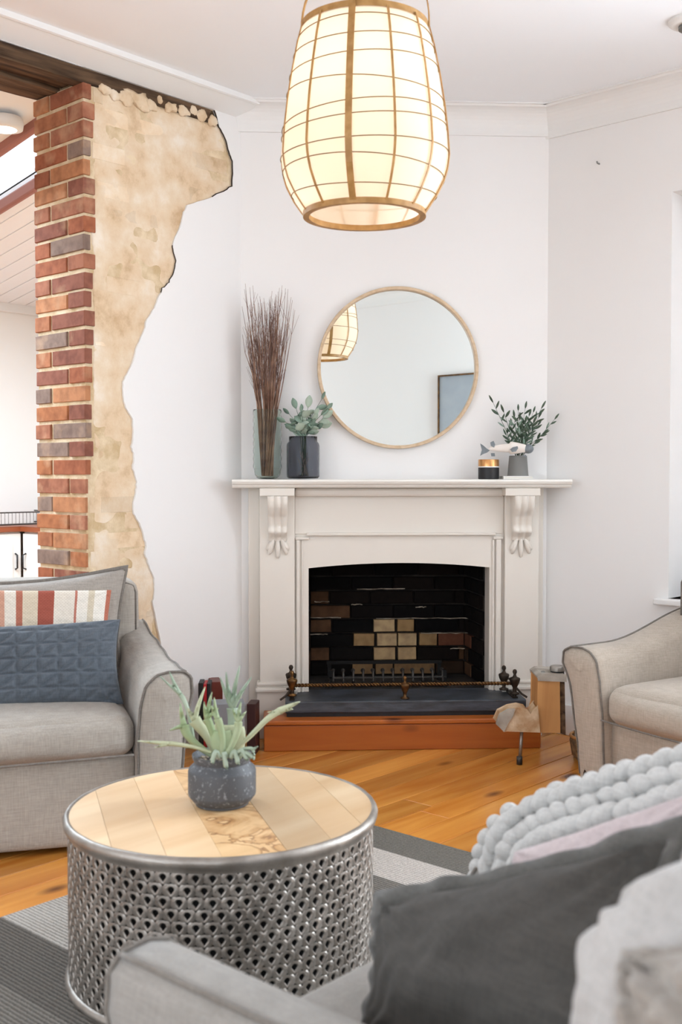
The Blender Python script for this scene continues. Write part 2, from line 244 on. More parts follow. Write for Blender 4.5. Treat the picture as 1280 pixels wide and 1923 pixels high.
# ------------------------------------------------------------------ mesh builder
class G:
    def __init__(s): s.v=[]; s.f=[]; s.uv=None
    def add(s,vs,fs,M=None):
        k=len(s.v); s.v+=[(M@Vector(p)) if M else Vector(p) for p in vs]; s.f+=[tuple(i+k for i in f) for f in fs]; return s
    def box(s,x0,x1,y0,y1,z0,z1,M=None):
        return s.add([(x,y,z) for x in (x0,x1) for y in (y0,y1) for z in (z0,z1)],[(0,1,3,2),(4,6,7,5),(0,4,5,1),(2,3,7,6),(0,2,6,4),(1,5,7,3)],M)
    def prism(s,poly,a,b,M=None,axis='y'):
        """poly of (u,v); extruded along axis between a and b"""
        n=len(poly); mk={'y':lambda u,v,t:(u,t,v),'x':lambda u,v,t:(t,u,v),'z':lambda u,v,t:(u,v,t)}[axis]
        vs=[mk(u,v,a) for u,v in poly]+[mk(u,v,b) for u,v in poly]
        return s.add(vs,[tuple(range(n)),tuple(range(2*n-1,n-1,-1))]+[(i,(i+1)%n,n+(i+1)%n,n+i) for i in range(n)],M)
    def tube(s,pts,r,n=8,M=None,closed=False):
        pts=[Vector(p) for p in pts]; m=len(pts); rr=r if isinstance(r,(list,tuple)) else [r]*m; vs=[]; up=None
        for i,p in enumerate(pts):
            a=pts[(i-1)%m] if (closed or i>0) else p; b=pts[(i+1)%m] if (closed or i<m-1) else p
            t=(b-a).normalized() if (b-a).length>1e-9 else Vector((0,0,1))
            if up is None: up=t.orthogonal().normalized()
            up=(up-t*up.dot(t)); up=up.normalized() if up.length>1e-6 else t.orthogonal().normalized(); sd=t.cross(up)
            vs+=[p+(up*_c(2*PI*k/n)+sd*_s(2*PI*k/n))*rr[i] for k in range(n)]
        fs=[]; 
        for i in range(m if closed else m-1):
            j=(i+1)%m
            fs+=[(i*n+k,i*n+(k+1)%n,j*n+(k+1)%n,j*n+k) for k in range(n)]
        if not closed: fs+=[tuple(range(n-1,-1,-1)),tuple((m-1)*n+k for k in range(n))]
        return s.add(vs,fs,M)
    def lathe(s,prof,c=(0,0,0),n=32,M=None,cap=True,wob=None):
        m=len(prof); vs=[]
        for (r,z) in prof:
            for k in range(n):
                a=2*PI*k/n; q=r*(wob(a,z) if wob else 1); vs.append((c[0]+q*_c(a),c[1]+q*_s(a),c[2]+z))
        fs=[(i*n+k,i*n+(k+1)%n,(i+1)*n+(k+1)%n,(i+1)*n+k) for i in range(m-1) for k in range(n)]
        if cap:
            if prof[0][0]>1e-5: fs.append(tuple(range(n-1,-1,-1)))
            if prof[-1][0]>1e-5: fs.append(tuple((m-1)*n+k for k in range(n)))
        return s.add(vs,fs,M)
    def ball(s,c,r,n=10,M=None,rot=None):
        r=r if isinstance(r,(tuple,list)) else (r,r,r); vs=[]; m=n//2+1
        for i in range(m+1):
            t=PI*i/m
            for k in range(n):
                a=2*PI*k/n; p=Vector((r[0]*_s(t)*_c(a),r[1]*_s(t)*_s(a),r[2]*_c(t)))
                if rot: p=rot@p
                vs.append(p+Vector(c))
        return s.add(vs,[(i*n+k,(i+1)*n+k,(i+1)*n+(k+1)%n,i*n+(k+1)%n) for i in range(m) for k in range(n)],M)
    def grid(s,fn,nu,nv,M=None,closeu=False):
        vs=[fn(i/nu,j/nv) for j in range(nv+1) for i in range(nu+(0 if closeu else 1))]; w=nu+(0 if closeu else 1)
        fs=[(j*w+i,j*w+(i+1)%w,(j+1)*w+(i+1)%w,(j+1)*w+i) for j in range(nv) for i in range(nu)]
        return s.add(vs,fs,M)
WM={}
def wm(o): return WM.get(o.name,Matrix.Identity(4))
def thing(name,label,cat,loc=(0,0,0),rz=0,group=None):
    o=bpy.data.objects.new(name,None); C.objects.link(o); o.location=loc; o.rotation_euler=(0,0,rz); o.empty_display_size=.05
    o['label']=label; o['category']=cat
    if group: o['group']=group
    WM[o.name]=Matrix.Translation(loc)@Matrix.Rotation(rz,4,'Z'); return o
def tag(o,label=None,cat=None,group=None,kind=None):
    for k,v in (('label',label),('category',cat),('group',group),('kind',kind)):
        if v: o[k]=v
    return o
def out(g,name,m,parent=None,smooth=False,bevel=0,solid=0,sub=0,local=False,base=None,bseg=2,angle=None):
    """link builder g as one mesh object; verts are world coordinates unless local"""
    me=bpy.data.meshes.new(name); vs=g.v
    if parent is not None:
        W=wm(parent)
        if not local: I=W.inverted(); vs=[I@v for v in vs]
        base=Vector((0,0,0)); W2=W
    else:
        if base is None:
            xs=[v.x for v in vs]; ys=[v.y for v in vs]; zs=[v.z for v in vs]; base=Vector(((min(xs)+max(xs))/2,(min(ys)+max(ys))/2,min(zs)))
        base=Vector(base); vs=[v-base for v in vs]; W2=Matrix.Translation(base)
    me.from_pydata([tuple(v) for v in vs],[],g.f); me.update()
    if g.uv:
        ul=me.uv_layers.new(name='UVMap')
        for lp in me.loops: ul.data[lp.index].uv=g.uv[lp.vertex_index]
    if smooth:
        for p in me.polygons: p.use_smooth=True
    if angle: me.set_sharp_from_angle(angle=math.radians(angle))
    me.materials.append(m); o=bpy.data.objects.new(name,me); C.objects.link(o); WM[o.name]=W2
    if parent is not None: o.parent=parent
    else: o.location=base
    if sub: q=o.modifiers.new('s','SUBSURF'); q.levels=sub; q.render_levels=sub
    if solid: q=o.modifiers.new('t','SOLIDIFY'); q.thickness=solid; q.offset=0
    if bevel: q=o.modifiers.new('b','BEVEL'); q.width=bevel; q.segments=bseg; q.limit_method='ANGLE'; q.angle_limit=math.radians(40)
    return o
def struct(g,name,m,**k): o=out(g,name,m,**k); o['kind']='structure'; return o
_unit={}
def unit_box(m,bev=.0):
    """shared bevelled unit cube mesh -1..1 (chamfered) for bricks and planks"""
    if m.name in _unit: return _unit[m.name]
    e=.93; vs=[]; 
    for sx in (-1,1):
        for sy in (-1,1):
            for sz in (-1,1): vs.append((sx*e,sy,sz*e))
    g=G()
    # front/back faces slightly inset so that edges read as worn
    for sy in (-1,1):
        for (x,z) in ((-1,-1),(1,-1),(1,1),(-1,1)): g.v.append(Vector((x*.5*(.97),sy*.5,z*.5*.93)))
    for sy in (-1,1):
        for (x,z) in ((-1,-1),(1,-1),(1,1),(-1,1)): g.v.append(Vector((x*.5,sy*.5*.9,z*.5)))
    g.f=[(0,1,2,3),(7,6,5,4)]
    for k in range(4):
        j=(k+1)%4; g.f+=[(k,8+k,8+j,j),(4+j,12+j,12+k,4+k),(8+k,12+k,12+j,8+j)]
    me=bpy.data.meshes.new('brick_block'); me.from_pydata([tuple(v) for v in g.v],[],g.f); me.materials.append(m); _unit[m.name]=me; return me
def block(name,m,loc,size,rz=0,parent=None,tilt=0):
    o=bpy.data.objects.new(name,unit_box(m)); C.objects.link(o)
    Mx=Matrix.Translation(loc)@Matrix.Rotation(rz,4,'Z')@Matrix.Rotation(tilt,4,'Y')
    if parent is not None: o.parent=parent; Mx=wm(parent).inverted()@Mx
    o.matrix_local=Mx@Matrix.Diagonal((*size,1)); return o
def rails(pts,r,n=6):
    g=G(); g.tube(pts,r,n); return g

# ------------------------------------------------------------------ ROOM
XL=-3.877; YF=4.640; XR=.62; YB=-2.6; ZC=3.02
MX,MY=-3.3514,4.1146; HW=.744
CM=Matrix.Translation((MX,MY,0))@Matrix.Rotation(PI/4,4,'Z')     # chimney frame: x along the breast, -y into the room
CHD=(CM@Vector((0,0,0)))
hh=math.sqrt(.5)
def chl(px,py,off=0):
    q=hit(px,py,(-hh,hh,0),-hh*MX+hh*MY-off); l=CM.inverted()@q; return l.x,l.z
PY=2.702                                                           # brick jamb of the opening
# floor: a deck and its boards
g=G(); g.box(-7.6,XR+.2,YB-.2,YF+.4,-.10,-.022); floor=struct(g,'floor',M_rust,base=(0,0,-.1))
bw=.138; x=-3.87; k=0
brd=bpy.data.meshes.new('floor_board'); 
while x<XR:
    cuts=[YB]+[YB+R.uniform(1.6,4.2)]; 
    cuts=[YB,R.uniform(-.6,1.2),R.uniform(2.0,4.2),YF+.02]
    for a,b in zip(cuts[:-1],cuts[1:]):
        gb=G(); w0,w1=x+.0022,min(x+bw-.0022,XR)
        gb.box(w0,w1,a+.001,b-.001,-.022,-.0015); gb.add([(w0+.0012,a+.002,0),(w1-.0012,a+.002,0),(w1-.0012,b-.002,0),(w0+.0012,b-.002,0),(w0,a+.001,-.0015),(w1,a+.001,-.0015),(w1,b-.001,-.0015),(w0,b-.001,-.0015)],[(0,1,2,3),(4,5,1,0),(5,6,2,1),(6,7,3,2),(7,4,0,3)])
        out(gb,'floor_board',M_floor,floor)
    x+=bw
g=G(); g.box(-7.6,-3.88,YB,YF+.4,-.022,0); out(g,'kitchen_floor',M_floor,floor)
g=G(); g.box(XL-.36,XR+.3,YB-.3,YF+.3,ZC,ZC+.12); ceiling=struct(g,'ceiling',M_ceil)
# left wall: masonry core, sandy bricks, white plaster skin with a torn edge
g=G(); WT=.373
g.box(XL-WT+.01,XL-.012,PY+.008,3.62,0,2.90); g.box(XL-WT+.01,XL-.012,PY-.0,3.62,2.955,ZC)
wl=struct(g,'wall_left',M_mortar)
g=G(); g.box(XL-WT,XL,YB-.2,.0,0,ZC); g.box(XL-WT,XL-.0,0,PY,2.955,ZC); out(g,'painted_wall_section',M_wall,wl)
# torn outline measured on the wall plane
OUT=[(404,203),(412,238),(423,258),(431,285),(438,302),(437,350),(415,362),(386,375),(352,384),(343,404),(338,428),(326,452),(325,468),(331,490),(327,512),(318,530),(306,542),(299,556),(290,578),(276,600),(272,618),(258,648),(250,680),(240,700),(232,716),(231,742),(236,766),(250,786),(251,812),(247,838),(252,856),(250,880),(257,905),(256,925),(251,945),(252,965),(262,982),(270,1005),(275,1022),(273,1040),(280,1062),(290,1085),(291,1108),(287,1130),(292,1160),(300,1200),(310,1270),(318,1340),(322,1420),(330,1480)]
def jag(pts,amp,n):
    o=[]
    for a,b in zip(pts[:-1],pts[1:]):
        for i in range(n):
            t=i/n; o.append((a[0]+(b[0]-a[0])*t+R.uniform(-amp,amp),a[1]+(b[1]-a[1])*t+R.uniform(-amp,amp)))
    return o+[pts[-1]]
oy=[(hx(px,py,XL).y,max(hx(px,py,XL).z,0.0)) for px,py in OUT]
oy=jag(oy,.0028,4)
oy=[p for p in oy if p[1]>0.01]+[(oy[-1][0],0)]
oy[0]=(oy[0][0],2.955)
poly=oy+[(3.60,0),(3.60,ZC),(PY-.0,ZC),(PY-.0,2.957),(oy[0][0]-.01,2.957)]
g=G(); g.prism(poly,XL-.016,XL,axis='x'); out(g,'white_plaster_skin',M_wall,wl)
# thin dark line along parts of the torn plaster edge
g=G()
for i in range(0,26):
    y0,z0=oy[i]; y1,z1=oy[i+1]; g.tube([(XL-.004,y0-.002,z0),(XL-.004,y1-.002,z1)],.0035,5)
for i in range(46,66): 
    y0,z0=oy[i]; y1,z1=oy[i+1]; g.tube([(XL-.004,y0-.001,z0),(XL-.004,y1-.001,z1)],.0025,5)
out(g,'torn_edge_line',M_dark,wl)
def inside_x(y,z):
    """outer limit of the exposed patch at height z"""
    best=0
    for (a,b) in zip(oy[:-1],oy[1:]):
        if (a[1]-z)*(b[1]-z)<=0 and a[1]!=b[1]:
            t=(z-a[1])/(b[1]-a[1]); best=max(best,a[0]+(b[0]-a[0])*t)
    return best
CO=.0787; ztop=2.902; rows=int(ztop/CO)
for i in range(rows):
    z1=ztop-i*CO; zc=z1-CO/2; hgt=CO-.015
    if zc<.05: break
    rowz=R.uniform(-.002,.002)
    # red end face: header + stretcher alternating; corner brick wraps onto the wall face
    a0=XL-WT; hd_=.112; st=.236
    def rb(x0,x1,yw,mt=M_brick):
        pr=R.uniform(0,.006); block('brick',mt,((x0+x1)/2,PY+yw/2-pr+.002,zc+rowz),(x1-x0,yw,hgt+R.uniform(-.003,.002)),0,wl,R.uniform(-.008,.008))
    wrap=R.uniform(.030,.062)
    if i>15: wrap=R.uniform(.02,.045)
    if i>20: wrap=.012
    pro=XL-.003
    if i%2==0: rb(a0,a0+hd_,.10); rb(a0+hd_+.016,pro,wrap)
    else: rb(a0,a0+st+.004,.10); rb(a0+st+.020,pro,wrap)
    # sandy bricks on the wall plane
    y=PY+wrap+.008-(.11 if i%2 else 0)*0; first=True
    lim=max(inside_x(y,zc+q*CO) for q in (-.4,0,.4))+.05
    while y<lim:
        L0=(.225 if (i%2==0) else .225) if not first else (.17 if i%2 else .06+.0)
        L0=max(.05,L0+R.uniform(-.01,.01)); e=min(y+L0,YF)
        th=.05; pr=XL-.0125+R.uniform(-.0015,.0030)
        block('brick',M_sand,(pr-th/2,(y+e)/2,zc+rowz),(e-y-R.uniform(.004,.012),th,hgt+.006+R.uniform(-.004,.002)),PI/2,wl,R.uniform(-.01,.01))
        y=e+.004; first=False
# smeared render sheet with lumps over the bricks
def sheet(u,v):
    z=.30+v*(2.895-.30); lim=max(inside_x(0,z),PY+.1)+.03; l0=PY+.045+.014*noise.noise(Vector((z*9,2,0)))+.008*noise.noise(Vector((z*40,7,0)))
    y=l0+u*(lim-l0); d=noise.noise(Vector((y*5,z*5,.3)))*.0045+noise.noise(Vector((y*17,z*17,4)))*.0022
    return Vector((XL-.0125+d-.0015*(u<.001)*4,y,z))
g=G(); g.grid(sheet,40,150); out(g,'smeared_render',M_sand,wl,smooth=True,solid=.004)
# rubble lumps along the top of the patch
g=G()
for px,py,r,e_ in [(196,168,.022,1.6),(214,178,.020,1.2),(236,184,.026,1.8),(262,190,.034,2.0),(283,197,.024,1.4),(300,188,.019,.9),(322,203,.022,1.6),(343,208,.024,1.5),(362,207,.020,1.1),(380,216,.024,1.5),(398,226,.028,1.2)]:
    p=hx(px,py,XL-.006); k0=len(g.v); g.ball(p,(.012,r*e_,r),14,rot=Matrix.Rotation(R.uniform(-.4,.1),3,'X'))
    for q in range(k0,len(g.v)):
        v=g.v[q]; d=v-p; f_=1+.55*noise.noise(v*38)+.3*noise.noise(v*90); g.v[q]=p+Vector((d.x,d.y*f_,d.z*f_))
out(g,'rubble_lumps',M_sand,wl,smooth=True)
# lintel timbers above the opening
lt=thing('timber_lintel','old charred dark timber lintel beam above the brick pillar and opening','beam',(XL-.18,1.6,2.902))
g=G()
def plank(x0,x1,y0,y1,z0,z1,w=.006):
    g=G(); n=26
    for j in range(n+1):
        y=y0+(y1-y0)*j/n
        for (xx,zz) in ((x0,z0),(x1,z0),(x1,z1),(x0,z1)): g.v.append(Vector((xx+noise.noise(Vector((xx*9,y*8,zz)))*w*.4,y,zz+(noise.noise(Vector((xx*5,y*7,zz*3)))*w*(1 if zz==z0 else .2)))))
    for j in range(n):
        for k in range(4): g.f.append((j*4+k,j*4+(k+1)%4,(j+1)*4+(k+1)%4,(j+1)*4+k))
    g.f+=[(3,2,1,0),tuple(n*4+k for k in range(4))]; return g
for (x0,x1,z0,z1,y1) in ((XL-.075,XL-.004,2.893,2.953,3.405),(XL-.19,XL-.085,2.918,2.953,PY+.02),(XL-.27,XL-.20,2.900,2.953,PY+.02),(XL-WT,XL-.285,2.905,2.953,PY+.02)):
    out(plank(x0,x1,.02,y1,z0,z1),'beam_board',M_beam,lt)
# chimney breast wall: around the fireplace opening
OL,_=chl(578,1100,.05); OR,_=chl(920,1100,.05); OT=.835
g=G(); BD=-.0
g.box(-HW,OL-.03,0,.42,0,ZC,CM); g.box(OR+.03,HW,0,.42,0,ZC,CM); g.box(OL-.03,OR+.03,0,.10,OT+.03,ZC,CM)
wc=struct(g,'wall_chimney',M_wall)
# far wall with window opening
WX0,WX1,WZ0,WZ1=-2.19,-.9,.70,2.52
g=G(); g.box(-2.85,WX0,YF,YF+.3,0,ZC); g.box(WX1,-.78,YF,YF+.3,0,ZC); g.box(.38,XR+.2,YF,YF+.3,0,ZC); g.box(-.78,.38,YF,YF+.3,0,WZ0); g.box(-.78,.38,YF,YF+.3,WZ1,ZC); g.box(WX0,WX1,YF,YF+.3,0,WZ0); g.box(WX0,WX1,YF,YF+.3,WZ1,ZC)
wf=struct(g,'wall_far',M_wall)
g=G(); 
for a in ((WX0,WX0+.05,WZ0,WZ1),(WX1-.05,WX1,WZ0,WZ1),(WX0+.05,WX1-.05,WZ0,WZ0+.05),(WX0+.05,WX1-.05,WZ1-.05,WZ1),(WX0+.05,WX1-.05,1.58,1.62)): g.box(a[0],a[1],YF+.20,YF+.25,a[2],a[3])
win=struct(g,'window_1',M_trim)
g=G(); g.box(WX0+.05,WX1-.05,YF+.222,YF+.228,WZ0+.05,WZ1-.05); out(g,'pane',M_pane,win)
g=G(); g.box(WX0+.01,WX1-.01,YF+.185,YF+.19,WZ0+.01,WZ1-.06); g.tube([(WX0+.01,YF+.187,WZ1-.03),(WX1-.01,YF+.187,WZ1-.03)],.024,12); out(g,'jamb_shading_blind',M_trim,win)  # unseen blind, added to keep daylight off the left jamb
g=G()
for a in ((-.78,-.73,WZ0,WZ1),(.33,.38,WZ0,WZ1),(-.73,.33,WZ0,WZ0+.05),(-.73,.33,WZ1-.05,WZ1),(-.73,.33,1.58,1.62)): g.box(a[0],a[1],YF+.20,YF+.25,a[2],a[3])
struct(g,'window_3',M_trim)
g=G(); g.box(WX0-.055,WX1+.055,YF-.045,YF+.2,WZ0-.028,WZ0); out(g,'window_sill',M_trim,win,bevel=.006)
# right wall behind the camera, and back wall; unseen openings in both added for light
g=G(); g.box(XR,XR+.2,-.7,YF+.3,0,ZC); g.box(XR,XR+.2,YB-.2,-2.3,0,ZC); g.box(XR,XR+.2,-2.3,-.7,0,.9); g.box(XR,XR+.2,-2.3,-.7,2.25,ZC); struct(g,'wall_right',M_wall)
g=G(); g.box(XL,-3.4,YB-.2,YB,0,ZC); g.box(-.4,XR,YB-.2,YB,0,ZC); g.box(-3.4,-.4,YB-.2,YB,0,.5); g.box(-3.4,-.4,YB-.2,YB,2.7,ZC); struct(g,'wall_back',M_wall)
# cornices
def cornice(p0,p1,inn,zb,name,pj=.115,flip=False):
    p0,p1,inn=Vector((*p0,0)),Vector((*p1,0)),Vector((*inn,0)); h=ZC-zb
    prof=[(0,0),(.010,0),(.012,.012)]+[(.012+ (pj-.03)*(1-_c(t*PI/2)),.014+(h-.028)*_s(t*PI/2)) for t in [i/8 for i in range(1,9)]]+[(pj-.012,h-.006),(pj,h-.006),(pj,h),(0,h)]
    g=G(); n=len(prof); vs=[]
    for P in (p0,p1):
        for a,b in prof: vs.append(P+inn*a+Vector((0,0,zb+b)))
    g.add(vs,[tuple(range(n)),tuple(range(2*n-1,n-1,-1))]+[(i,(i+1)%n,n+(i+1)%n,n+i) for i in range(n)])
    struct(g,name,M_trim)
g=G(); g.prism([(XL,2.956),(XL+.102,ZC-.022),(XL+.112,ZC-.026),(XL+.122,ZC-.022),(XL+.124,ZC),(XL,ZC)],YB,3.60,axis='y'); struct(g,'trim_1',M_trim)
A=CM@Vector((-HW-.02,0,0)); B=CM@Vector((HW+.05,0,0)); cornice((A.x,A.y),(B.x,B.y),(hh,-hh),2.892,'trim_2',.11)
cornice((-2.84,YF),(XR,YF),(0,-1),2.882,'trim_3',.11)
cornice((XR,YB),(XR,YF),(-1,0),2.882,'trim_4',.11)
cornice((XL,YB),(XR,YB),(0,1),2.882,'trim_5',.11)
g=G(); g.box(XL,XL+.018,PY+.0,3.60,0,.15); struct(g,'baseboard_left',M_trim,bevel=.004)
g=G(); g.box(-2.80,-.0,YF-.018,YF,0,.15); struct(g,'baseboard_far',M_trim,bevel=.004)
# tiny wall hook and ceiling vent
p=hy(1125,308,YF); g=G(); g.tube([p+Vector((0,0,0)),p+Vector((0,-.02,0)),p+Vector((0,-.024,.008))],.0035,6); tag(out(g,'wall_hook',M_grey),'tiny grey hook left in the bare far wall right of the chimney','hook')
p=hz(1296,48,ZC-.02); g=G(); g.lathe([(0,.02),(.085,.02),(.085,.012),(.075,.004),(.06,0),(0,0)],(p.x,p.y,ZC-.02),36); v=thing('ceiling_vent','white round ceiling vent at the top right edge','vent',(p.x,p.y,ZC-.02)); out(g,'vent_plate',M_trim,v,smooth=True,angle=40)
g=G(); g.lathe([(.045,-.004),(.045,-.016),(.0,-.02)],(p.x,p.y,ZC-.018),24); out(g,'vent_cap',M_grey,v,smooth=True)

# ------------------------------------------------------------------ KITCHEN beyond the opening
KX=-7.25; KY=4.72
KZ0=2.52; KS=.17
g=G(); g.box(KX-.15,KX,YB,KY+.15,0,3.4); struct(g,'wall_kitchen_left',M_white)
g=G(); g.box(KX,XL-WT+.01,KY,KY+.15,0,3.6); struct(g,'wall_kitchen_far',M_white)
g=G(); g.box(KX,XL-WT,YB-.15,YB,0,3.6); struct(g,'wall_kitchen_back',M_white)
def kc(x): return KZ0+KS*(x-KX)
def kplane(px,py): return hit(px,py,(-KS,0,1),KZ0-KS*KX)
# raked ceiling: skylight strip between two trims
s0=kplane(34,363); s1=kplane(34,250)
ys0,ys1=s0.y,s1.y
def slab(g,y0,y1,x0=KX,x1=XL-WT-.0,t=.08,dz=0): g.add([(x0,y0,kc(x0)+dz),(x1,y0,kc(x1)+dz),(x1,y1,kc(x1)+dz),(x0,y1,kc(x0)+dz),(x0,y0,kc(x0)+t),(x1,y0,kc(x1)+t),(x1,y1,kc(x1)+t),(x0,y1,kc(x0)+t)],[(3,2,1,0),(4,5,6,7),(0,1,5,4),(1,2,6,5),(2,3,7,6),(3,0,4,7)])
lo,hi=min(ys0,ys1),max(ys0,ys1)
g=G(); slab(g,hi,KY,dz=.012); slab(g,YB,lo,dz=.012); kcl=struct(g,'ceiling_kitchen',M_ceil)
y=hi+.01
while y<KY-.02:
    gg=G(); slab(gg,y,min(y+.135,KY-.005),dz=0,t=.012); out(gg,'ceiling_board',M_ceil,kcl); y+=.143
y=lo-.01
while y>lo-2.6:
    gg=G(); slab(gg,max(y-.6,YB),y,dz=0,t=.012); out(gg,'ceiling_board',M_ceil,kcl); y-=.612
for yy_ in (lo,hi):
    g=G()
    for a,dz in ((yy_,-.05),):
        g.add([(KX,a-.018,kc(KX)+dz),(XL-WT,a-.018,kc(XL-WT)+dz),(XL-WT,a+.018,kc(XL-WT)+dz),(KX,a+.018,kc(KX)+dz),(KX,a-.018,kc(KX)+.02),(XL-WT,a-.018,kc(XL-WT)+.02),(XL-WT,a+.018,kc(XL-WT)+.02),(KX,a+.018,kc(KX)+.02)],[(3,2,1,0),(4,5,6,7),(0,1,5,4),(1,2,6,5),(2,3,7,6),(3,0,4,7)])
    struct(g,'trim_'+('6' if yy_==lo else '7'),M_redtrim,bevel=.012)
g=G(); slab(g,lo,hi,dz=.05,t=.06); struct(g,'window_2',M_pane)
p=hx(0,578,KX+.01); g=G(); g.box(KX,KX+.03,YB,KY,KZ0-.06,KZ0+.01); struct(g,'trim_8',M_trim,bevel=.006)
p=kplane(8,218); q=thing('downlight','small oval white downlight glowing on the raked kitchen ceiling','light',(p.x,p.y,p.z-.05))
g=G(); g.lathe([(0,.05),(.085,.05),(.09,.03),(.085,.0),(.06,-.004)],p-Vector((0,0,.06)),28); out(g,'light_housing',M_trim,q,smooth=True)
g=G(); g.lathe([(.062,0),(.05,-.006),(0,-.008)],p-Vector((0,0,.062)),28); out(g,'diffuser',M_lamp,q,smooth=True)
# cabinets: L run, corner seen at the left edge
CX=-6.64; f0=hz(42,992,.885); CX,CY=f0.x,f0.y
def cabinet(x0,x1,y0,y1,face,label,handle_at):
    cb=thing('kitchen_cabinet',label,'cabinet',((x0+x1)/2,(y0+y1)/2,0),0,'white kitchen cabinets')
    g=G(); g.box(x0,x1,y0,y1,.10,.86); out(g,'cabinet_body',M_white,cb)
    g=G(); d=G()
    if face=='x':
        g.box(x1,x1+.018,y0+.004,y1-.004,.11,.85); d.box(x1+.018,x1+.024,y0+.07,y1-.07,.18,.78)
        h=G(); h.tube([(x1+.02,handle_at,.60),(x1+.045,handle_at,.61),(x1+.045,handle_at,.70),(x1+.02,handle_at,.71)],.006,6)
    else:
        g.box(x0+.004,x1-.004,y0-.018,y0,.11,.85); d.box(x0+.07,x1-.07,y0-.024,y0-.018,.18,.78)
        h=G(); h.tube([(handle_at,y0-.02,.60),(handle_at,y0-.045,.61),(handle_at,y0-.045,.70),(handle_at,y0-.02,.71)],.006,6)
    dr=out(g,'door',M_white,cb,bevel=.003); out(d,'door_panel',M_white,dr,bevel=.004); out(h,'handle',M_black,dr,smooth=True)
cabinet(KX+.01,CX,CY-.52,CY-.02,'x','white panelled kitchen cabinet left of the inner corner with a black handle',CY-.07)
cabinet(CX+.03,CX+.60,CY,KY-.01,'y','white panelled kitchen cabinet right of the inner corner beside the brick pillar',CX+.075)
g=G(); e=.03
g.prism([(KX+.01,YB+.5),(CX+e,YB+.5),(CX+e,CY-e),(XL-WT-.05,CY-e),(XL-WT-.05,KY-.01),(KX+.01,KY-.01)],.865,.90,axis='z'); tag(out(g,'kitchen_countertop',M_counter,bevel=.004),'red brown timber edged countertop over white kitchen cabinets','countertop')
# wire dish basket on the counter
p=hz(42,985,.94); 
bk=thing('wire_basket','long silver wire basket on the kitchen countertop','basket',(CX-.1,CY-.05,.90))
x0,x1,y0,y1=CX-.45,CX-.06,CY-.62,CY+.36; z0,z1=.905,.995
g=G(); 
for z_,r_2 in ((z1,.005),(z0+.005,.006)): g.tube([(x0,y0,z_),(x1,y0,z_),(x1,y1,z_),(x0,y1,z_)],r_2,5,closed=True)
out(g,'basket_rim',M_ironl,bk)
g=G(); n=34
for i in range(n+1):
    t=i/n; y=y0+(y1-y0)*t; g.tube([(x1,y,z0),(x1,y,z1)],.0022,4); g.tube([(x0,y,z0),(x0,y,z1)],.0022,4)
for i in range(14):
    x_=x0+(x1-x0)*i/13; g.tube([(x_,y1,z0),(x_,y1,z1)],.0022,4); g.tube([(x_,y0,z0),(x_,y0,z1)],.0022,4)
tag(out(g,'basket_wires',M_steel,bk),kind='stuff')

# ------------------------------------------------------------------ FIREPLACE
fp=thing('fireplace_surround','cream painted timber fireplace surround with carved brackets and wide shelf','fireplace',CM@Vector((0,-.05,0)),PI/4)
def FB(name,x0,x1,y0,y1,z0,z1,m=M_mantel,bevel=.004,par=fp):
    g=G(); g.box(x0,x1,y0,y1,z0,z1,CM); return out(g,name,m,par,bevel=bevel)
PL0,PL1=chl(487,1000,.09)[0],chl(553,1000,.09)[0]; PR0,PR1=chl(948,1000,.09)[0],chl(1012,1000,.09)[0]
SL,SR=chl(435,905,.21)[0],chl(1075,905,.21)[0]
SB,ST=1.197,1.237
# shelf with moulded front edge
g=G(); prof=[(-.0,SB),(-.175,SB),(-.185,SB+.006),(-.19,SB+.014),(-.200,SB+.020),(-.206,SB+.030),(-.202,SB+.038),(-.196,ST),(0,ST)]
g.prism([(a,b) for a,b in prof],SL,SR,CM,'x'); out(g,'mantel_shelf',M_shelf,fp)
ZP=.265
LEDGE=.973
FB('outer_board',PL0-.055,PL0,-.03,0,0,SB); 
FB('side_board',PR1,PR1+.035,-.03,0,0,SB)
FB('pilaster',PL0,PL1,-.085,0,ZP,SB-.001); FB('pilaster',PR0,PR1,-.085,0,ZP,SB-.001)
# plinths with stepped moulding
for (a,b) in ((PL0-.015,PL1+.012),(PR0-.012,PR1+.015)):
    pl=FB('plinth',a,b,-.105,0,0,ZP-.04,bevel=.003); FB('plinth_moulding',a-.006,b+.006,-.118,0,ZP-.04,ZP-.02,par=pl,bevel=.006); FB('plinth_moulding',a,b,-.105,0,ZP-.012,ZP+.004,par=pl,bevel=.006); FB('plinth_moulding',a+.003,b-.003,-.098,0,ZP-.02,ZP-.012,par=pl,bevel=0)
FB('frieze_board',PL1,PR0,-.055,0,LEDGE,SB-.001)
FB('frieze_moulding',PL1+.0,PR0-.0,-.095,-.055,SB-.042,SB-.001,bevel=.012)
# ledge with stepped ears
LX0,LX1=chl(575,1003,.06)[0],chl(930,1003,.06)[0]
FB('ledge',LX0,LX1,-.075,-.05,LEDGE-.006,LEDGE+.008,bevel=.004); 
FB('ledge_ear',PL1+.002,LX0+.012,-.068,-.05,LEDGE-.026,LEDGE-.012,bevel=.004); FB('ledge_ear',LX1-.012,PR0-.002,-.068,-.05,LEDGE-.026,LEDGE-.012,bevel=.004)
# arched insert panel
arch=[]
zs_=chl(578,1066,.05)[1]; za=chl(748,1056,.05)[1]
n=20
for i in range(n+1):
    t=i/n; arch.append((OL+(OR-OL)*t, zs_+(za-zs_)*(1-(2*t-1)**2)))
I0,I1=PL1,PR0
poly=[(I0,.20),(OL,.20)]+arch+[(OR,.20),(I1,.20),(I1,LEDGE),(I0,LEDGE)]
g=G(); g.prism(poly,-.052,0.0,CM); out(g,'arched_panel',M_mantel,fp,bevel=.003)
